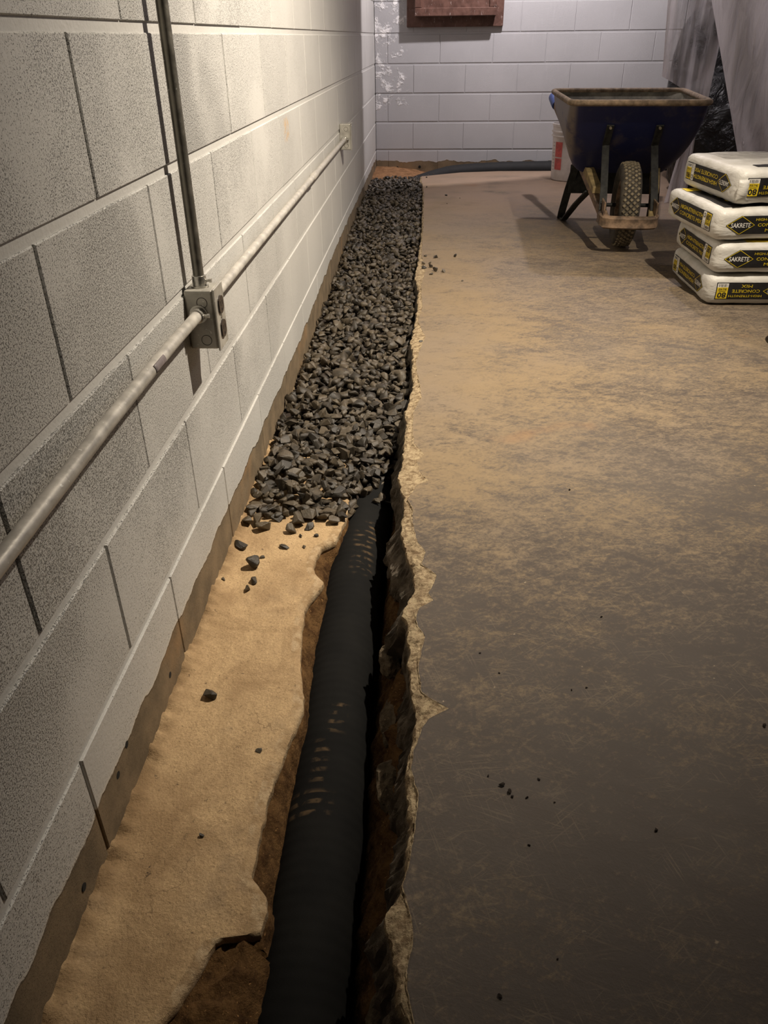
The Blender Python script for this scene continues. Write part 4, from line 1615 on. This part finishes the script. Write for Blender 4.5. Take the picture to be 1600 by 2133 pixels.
def bag_mesh(L, W, Hh, seed):
    """x length L, y length W, z height; origin at the bottom centre"""
    nx, ny, nz = 26, 34, 9
    bm = bmesh.new()
    idx = {}

    def shape(a, b, c):
        # a,b,c in [-1,1]
        rnd = 0.26
        x, y, z = a, b, c
        # squarish superellipsoid, softened edges
        m_ = max(abs(a), abs(b), abs(c))
        p = Vector((a, b, c))
        q = (abs(a) ** 15 + abs(b) ** 15 + abs(c) ** 9) ** (1 / 12.5)
        p = p * (m_ / q) if q > 1e-6 else p
        X, Y, Z = p.x * L / 2, p.y * W / 2, p.z
        ends = max(abs(a), abs(b))
        # top sags and thins slightly at the rim
        Zh = Hh / 2 * (1 - 0.05 * ends ** 6)
        Z = Z * Zh
        # middle of the sides bulges
        k = 1 + 0.012 * (1 - c * c)
        X *= k
        Y *= k
        n = fbm(X * 1.0 + seed, Y, Z * 1.4, 4, 9)
        wr = fbm(X * 2.0 + seed, Y * 2, Z * 7, 3, 8)
        n2 = 0.006 * n + 0.0035 * wr * (abs(a * b) ** 2)
        d = Vector((a * abs(a) ** 3, b * abs(b) ** 3, c * abs(c) ** 3))
        if d.length > 1e-6:
            d.normalize()
        P = Vector((X, Y, Z)) + d * n2
        return P + Vector((0, 0, Hh / 2))

    def key(i, j, k):
        t = (i, j, k)
        if t not in idx:
            idx[t] = bm.verts.new(shape(2 * i / nx - 1, 2 * j / ny - 1, 2 * k / nz - 1))
        return idx[t]

    for i in range(nx):
        for j in range(ny):
            for k in (0, nz):
                bm.faces.new([key(i, j, k), key(i + 1, j, k), key(i + 1, j + 1, k), key(i, j + 1, k)])
    for i in range(nx):
        for k in range(nz):
            for j in (0, ny):
                bm.faces.new([key(i, j, k), key(i + 1, j, k), key(i + 1, j, k + 1), key(i, j, k + 1)])
    for j in range(ny):
        for k in range(nz):
            for i in (0, nx):
                bm.faces.new([key(i, j, k), key(i, j + 1, k), key(i, j + 1, k + 1), key(i, j, k + 1)])
    bmesh.ops.recalc_face_normals(bm, faces=bm.faces[:])
    tree = BVHTree.FromBMesh(bm)
    return from_bm(bm, smooth=True), tree


def project(elements, tree, origin, uax, vax, nax, name, parent, flip=False):
    """lay flat print onto the bag surface"""
    V, F, MIx = [], [], []
    o, u, v, n = Vector(origin), Vector(uax), Vector(vax), Vector(nax)
    s = -1 if flip else 1
    for layer, colour, (pv, pf) in elements:
        b = len(V)
        for (a, c) in pv:
            p = o + u * (a * s) + v * (c * s)
            hit = tree.ray_cast(p + n * 0.2, -n, 0.5)
            q = hit[0] if hit[0] is not None else p
            V.append(q + n * (0.0018 + 0.0006 * layer))
        for fc in pf:
            F.append(tuple(b + i for i in fc))
            MIx.append(MI[colour])
    me = me_from(V, F)
    for m_ in PMATS:
        me.materials.append(m_)
    me.polygons.foreach_set('material_index', MIx)
    bm = bmesh.new()
    bm.from_mesh(me)
    for f in bm.faces:
        f.normal_update()
        if f.normal.dot(n) < 0:
            f.normal_flip()
    bm.to_mesh(me)
    bm.free()
    return link(name, me, None, parent)


BL, BW = 0.345, 0.50
BAGS = [  # front-left corner x, y, z0, z1, yaw, upside-down print
    (1.512, 3.022, 0.000, 0.120, 0.010, True, 'bottom bag of the white concrete mix stack, print upside down'),
    (1.516, 3.022, 0.120, 0.238, 0.020, False, 'second white concrete mix bag from the floor, print upright'),
    (1.498, 3.022, 0.238, 0.358, 0.110, False, 'third white concrete mix bag from the floor, black printed top showing'),
    (1.554, 3.050, 0.358, 0.488, 0.120, True, 'topmost white concrete mix bag with a folded corner, print upside down')]
for i, (fx, fy, z0, z1, yaw, inv, lab) in enumerate(BAGS):
    Hh = z1 - z0 - 0.005
    ca, sa = math.cos(yaw), math.sin(yaw)
    cx, cy = BL / 2, BW / 2
    root = empty('concrete_bag', (fx + cx * ca - cy * sa, fy + cx * sa + cy * ca, z0), yaw, label=lab, cat='bag', group='stack of concrete mix bags')
    me, tree = bag_mesh(BL, BW, Hh, i * 3.3)
    link('sack', me, M_BAG, root)
    lw = 0.285
    project(side_label(lw, False), tree, (0.0 - 0.0, -BW / 2, Hh * 0.5), (1, 0, 0), (0, 0, 1), (0, -1, 0), 'front_print', root, inv)
    project(side_label(0.40, True), tree, (-BL / 2, 0.0, Hh * 0.5), (0, -1, 0), (0, 0, 1), (-1, 0, 0), 'side_print', root, inv)
    # print on the top face
    top = []
    if i == 2:
        top.append((0, 'k', rect2d(-0.14, -0.21, 0.14, 0.13)))
        top.append((0, 'y', rect2d(-0.14, 0.13, 0.14, 0.20)))
        for k in range(3):
            top.append((1, 'y', rect2d(-0.09, -0.12 + k * 0.07, 0.02, -0.09 + k * 0.07)))
    elif i == 1:
        top.append((0, 'y', rect2d(-0.06, -0.225, 0.15, -0.17)))
    elif i == 3:
        for k in range(13):
            top.append((0, 'g', rect2d(-0.11, 0.02 + k * 0.0135, 0.14, 0.026 + k * 0.0135)))
        top.append((0, 'k', rect2d(-0.09, -0.205, 0.16, -0.155)))
        for k in range(3):
            top.append((1, 'y', rect2d(-0.03 + k * 0.05, -0.195, -0.005 + k * 0.05, -0.168)))
    if top:
        project(top, tree, (0, 0, Hh), (1, 0, 0), (0, 1, 0), (0, 0, 1), 'top_print', root)
    # folded corner gusset
    gz = Hh * 0.5
    v = []
    gx, gy = -BL / 2 + 0.004, -BW / 2 + 0.006
    if i == 3:
        v, f = [], []
        for a in range(9):
            for b in range(7):
                t, q = a / 8, b / 6
                x = gx - 0.008 + 0.052 * t
                z = Hh * (0.10 + 0.62 * q)
                y = gy - 0.012 - 0.016 * math.sin(math.pi * q) * math.sin(math.pi * min(1, t * 1.15)) + 0.006 * t
                v.append((x, y, z))
        for a in range(8):
            for b in range(6):
                k = a * 7 + b
                f.append((k, k + 7, k + 8, k + 1))
        g = link('folded_flap', me_from(v, f, smooth=True), M_BAG, root)
        g.modifiers.new('thick', 'SOLIDIFY').thickness = 0.003

# ------------------------------------------------------------------ plastic sheeting and stored stuff behind it


def sheet(name, pts_top, pts_bot, y_top, y_bot, amp, freq, clear, label, seed, nu=70, nv=60, curve=None):
    """hanging sheet between a top edge and a bottom edge given as (x, z) pairs"""
    V, F, A = [], [], []
    for i in range(nu + 1):
        u = i / nu
        for j in range(nv + 1):
            t = j / nv
            xt, zt = lerp(pts_top[0][0], pts_top[1][0], u), lerp(pts_top[0][1], pts_top[1][1], u)
            xb, zb = lerp(pts_bot[0][0], pts_bot[1][0], u), lerp(pts_bot[0][1], pts_bot[1][1], u)
            x, z = lerp(xt, xb, t), lerp(zt, zb, t)
            if curve:
                x += curve(u, t)
            fo = math.sin(u * freq * 6.283 + 1.5 * noise.noise(Vector((u * 4, t * 1.5, seed)))) * amp
            fo += 1.3 * amp * noise.noise(Vector((u * 9 + t * 2, t * 3, seed + 5)))
            y = lerp(y_top, y_bot, t) + fo * (0.5 + 0.7 * t)
            V.append((x + 0.35 * fo, y, z))
            A.append(clear(u, t) if callable(clear) else clear)
    for i in range(nu):
        for j in range(nv):
            a = i * (nv + 1) + j
            F.append((a, a + nv + 1, a + nv + 2, a + 1))
    return link(name, me_from(V, F, smooth=True, attr={'clear': A}), M_SHEET, label=label, cat='plastic sheet')


sheet('plastic_sheet', [(1.35, 2.42), (3.40, 2.42)], [(2.31, 0.03), (3.75, 0.03)], 4.97, 4.93, 0.022, 6, lambda u, t: 0.10 + 0.14 * noise.noise(Vector((u * 6, t * 4, 1))),
      'large hazy plastic sheet hanging on the right behind the bags', 1, 110, 60)
sheet('plastic_sheet', [(1.64, 2.42), (2.15, 2.42)], [(1.80, 0.68), (2.09, 0.54)], 5.32, 5.30, 0.016, 2, lambda u, t: 0.66 - 0.60 * max(0, 1 - u * 5) + 0.25 * noise.noise(Vector((u * 5, t * 9, 4))) - 0.2 * max(0, t * 8 - 7),
      'narrow clear plastic drape hanging beyond the wheelbarrow tray', 2, 50, 60)
sheet('plastic_sheet', [(1.975, 0.53), (2.02, 0.53)], [(1.90, 0.0), (2.03, 0.0)], 5.20, 5.18, 0.010, 1.5, 0.22,
      'low loose tail of plastic sheet trailing to the floor beside the tray', 3, 24, 30)
# black bags and stored dark bundle behind the sheets


def blob(name, loc, size, seed, label, mat, cat, sq=2.6):
    bm = bmesh.new()
    bmesh.ops.create_icosphere(bm, subdivisions=4, radius=1)
    for v in bm.verts:
        p = v.co
        q = (abs(p.x) ** sq + abs(p.y) ** sq + abs(p.z) ** sq) ** (1 / sq)
        p = p / q
        n = fbm(p.x + seed, p.y, p.z, 4, 1.6)
        p = p * (1 + 0.16 * n)
        v.co = Vector((p.x * size[0], p.y * size[1], max(p.z, -0.92) * size[2]))
    me = from_bm(bm, smooth=True)
    zmin = min(v.co.z for v in me.vertices)
    return link(name, me, mat, loc=(loc[0], loc[1], loc[2] - zmin), label=label, cat=cat)


blob('rubbish_bag', (2.28, 5.66, 0.0), (0.27, 0.22, 0.36), 2, 'glossy black rubbish bag on the floor behind the plastic sheet', M_BAGBLK, 'bag')
blob('rubbish_bag', (2.34, 6.16, 0.0), (0.26, 0.20, 0.56), 5, 'tall black bundle standing behind the lower black bag', M_BAGBLK, 'bag')
# half seen black tub at the right edge
tub = empty('black_tub', (1.70, 2.575, 0.0), label='dark round tub cut off by the right edge below the bags', cat='tub')
link('tub_shell', lathe_me([(0.0, 0.0), (0.085, 0.0), (0.095, 0.01), (0.104, 0.09), (0.110, 0.092), (0.110, 0.100), (0.102, 0.100), (0.09, 0.012), (0, 0.01)], 36), M_BLACK, tub)
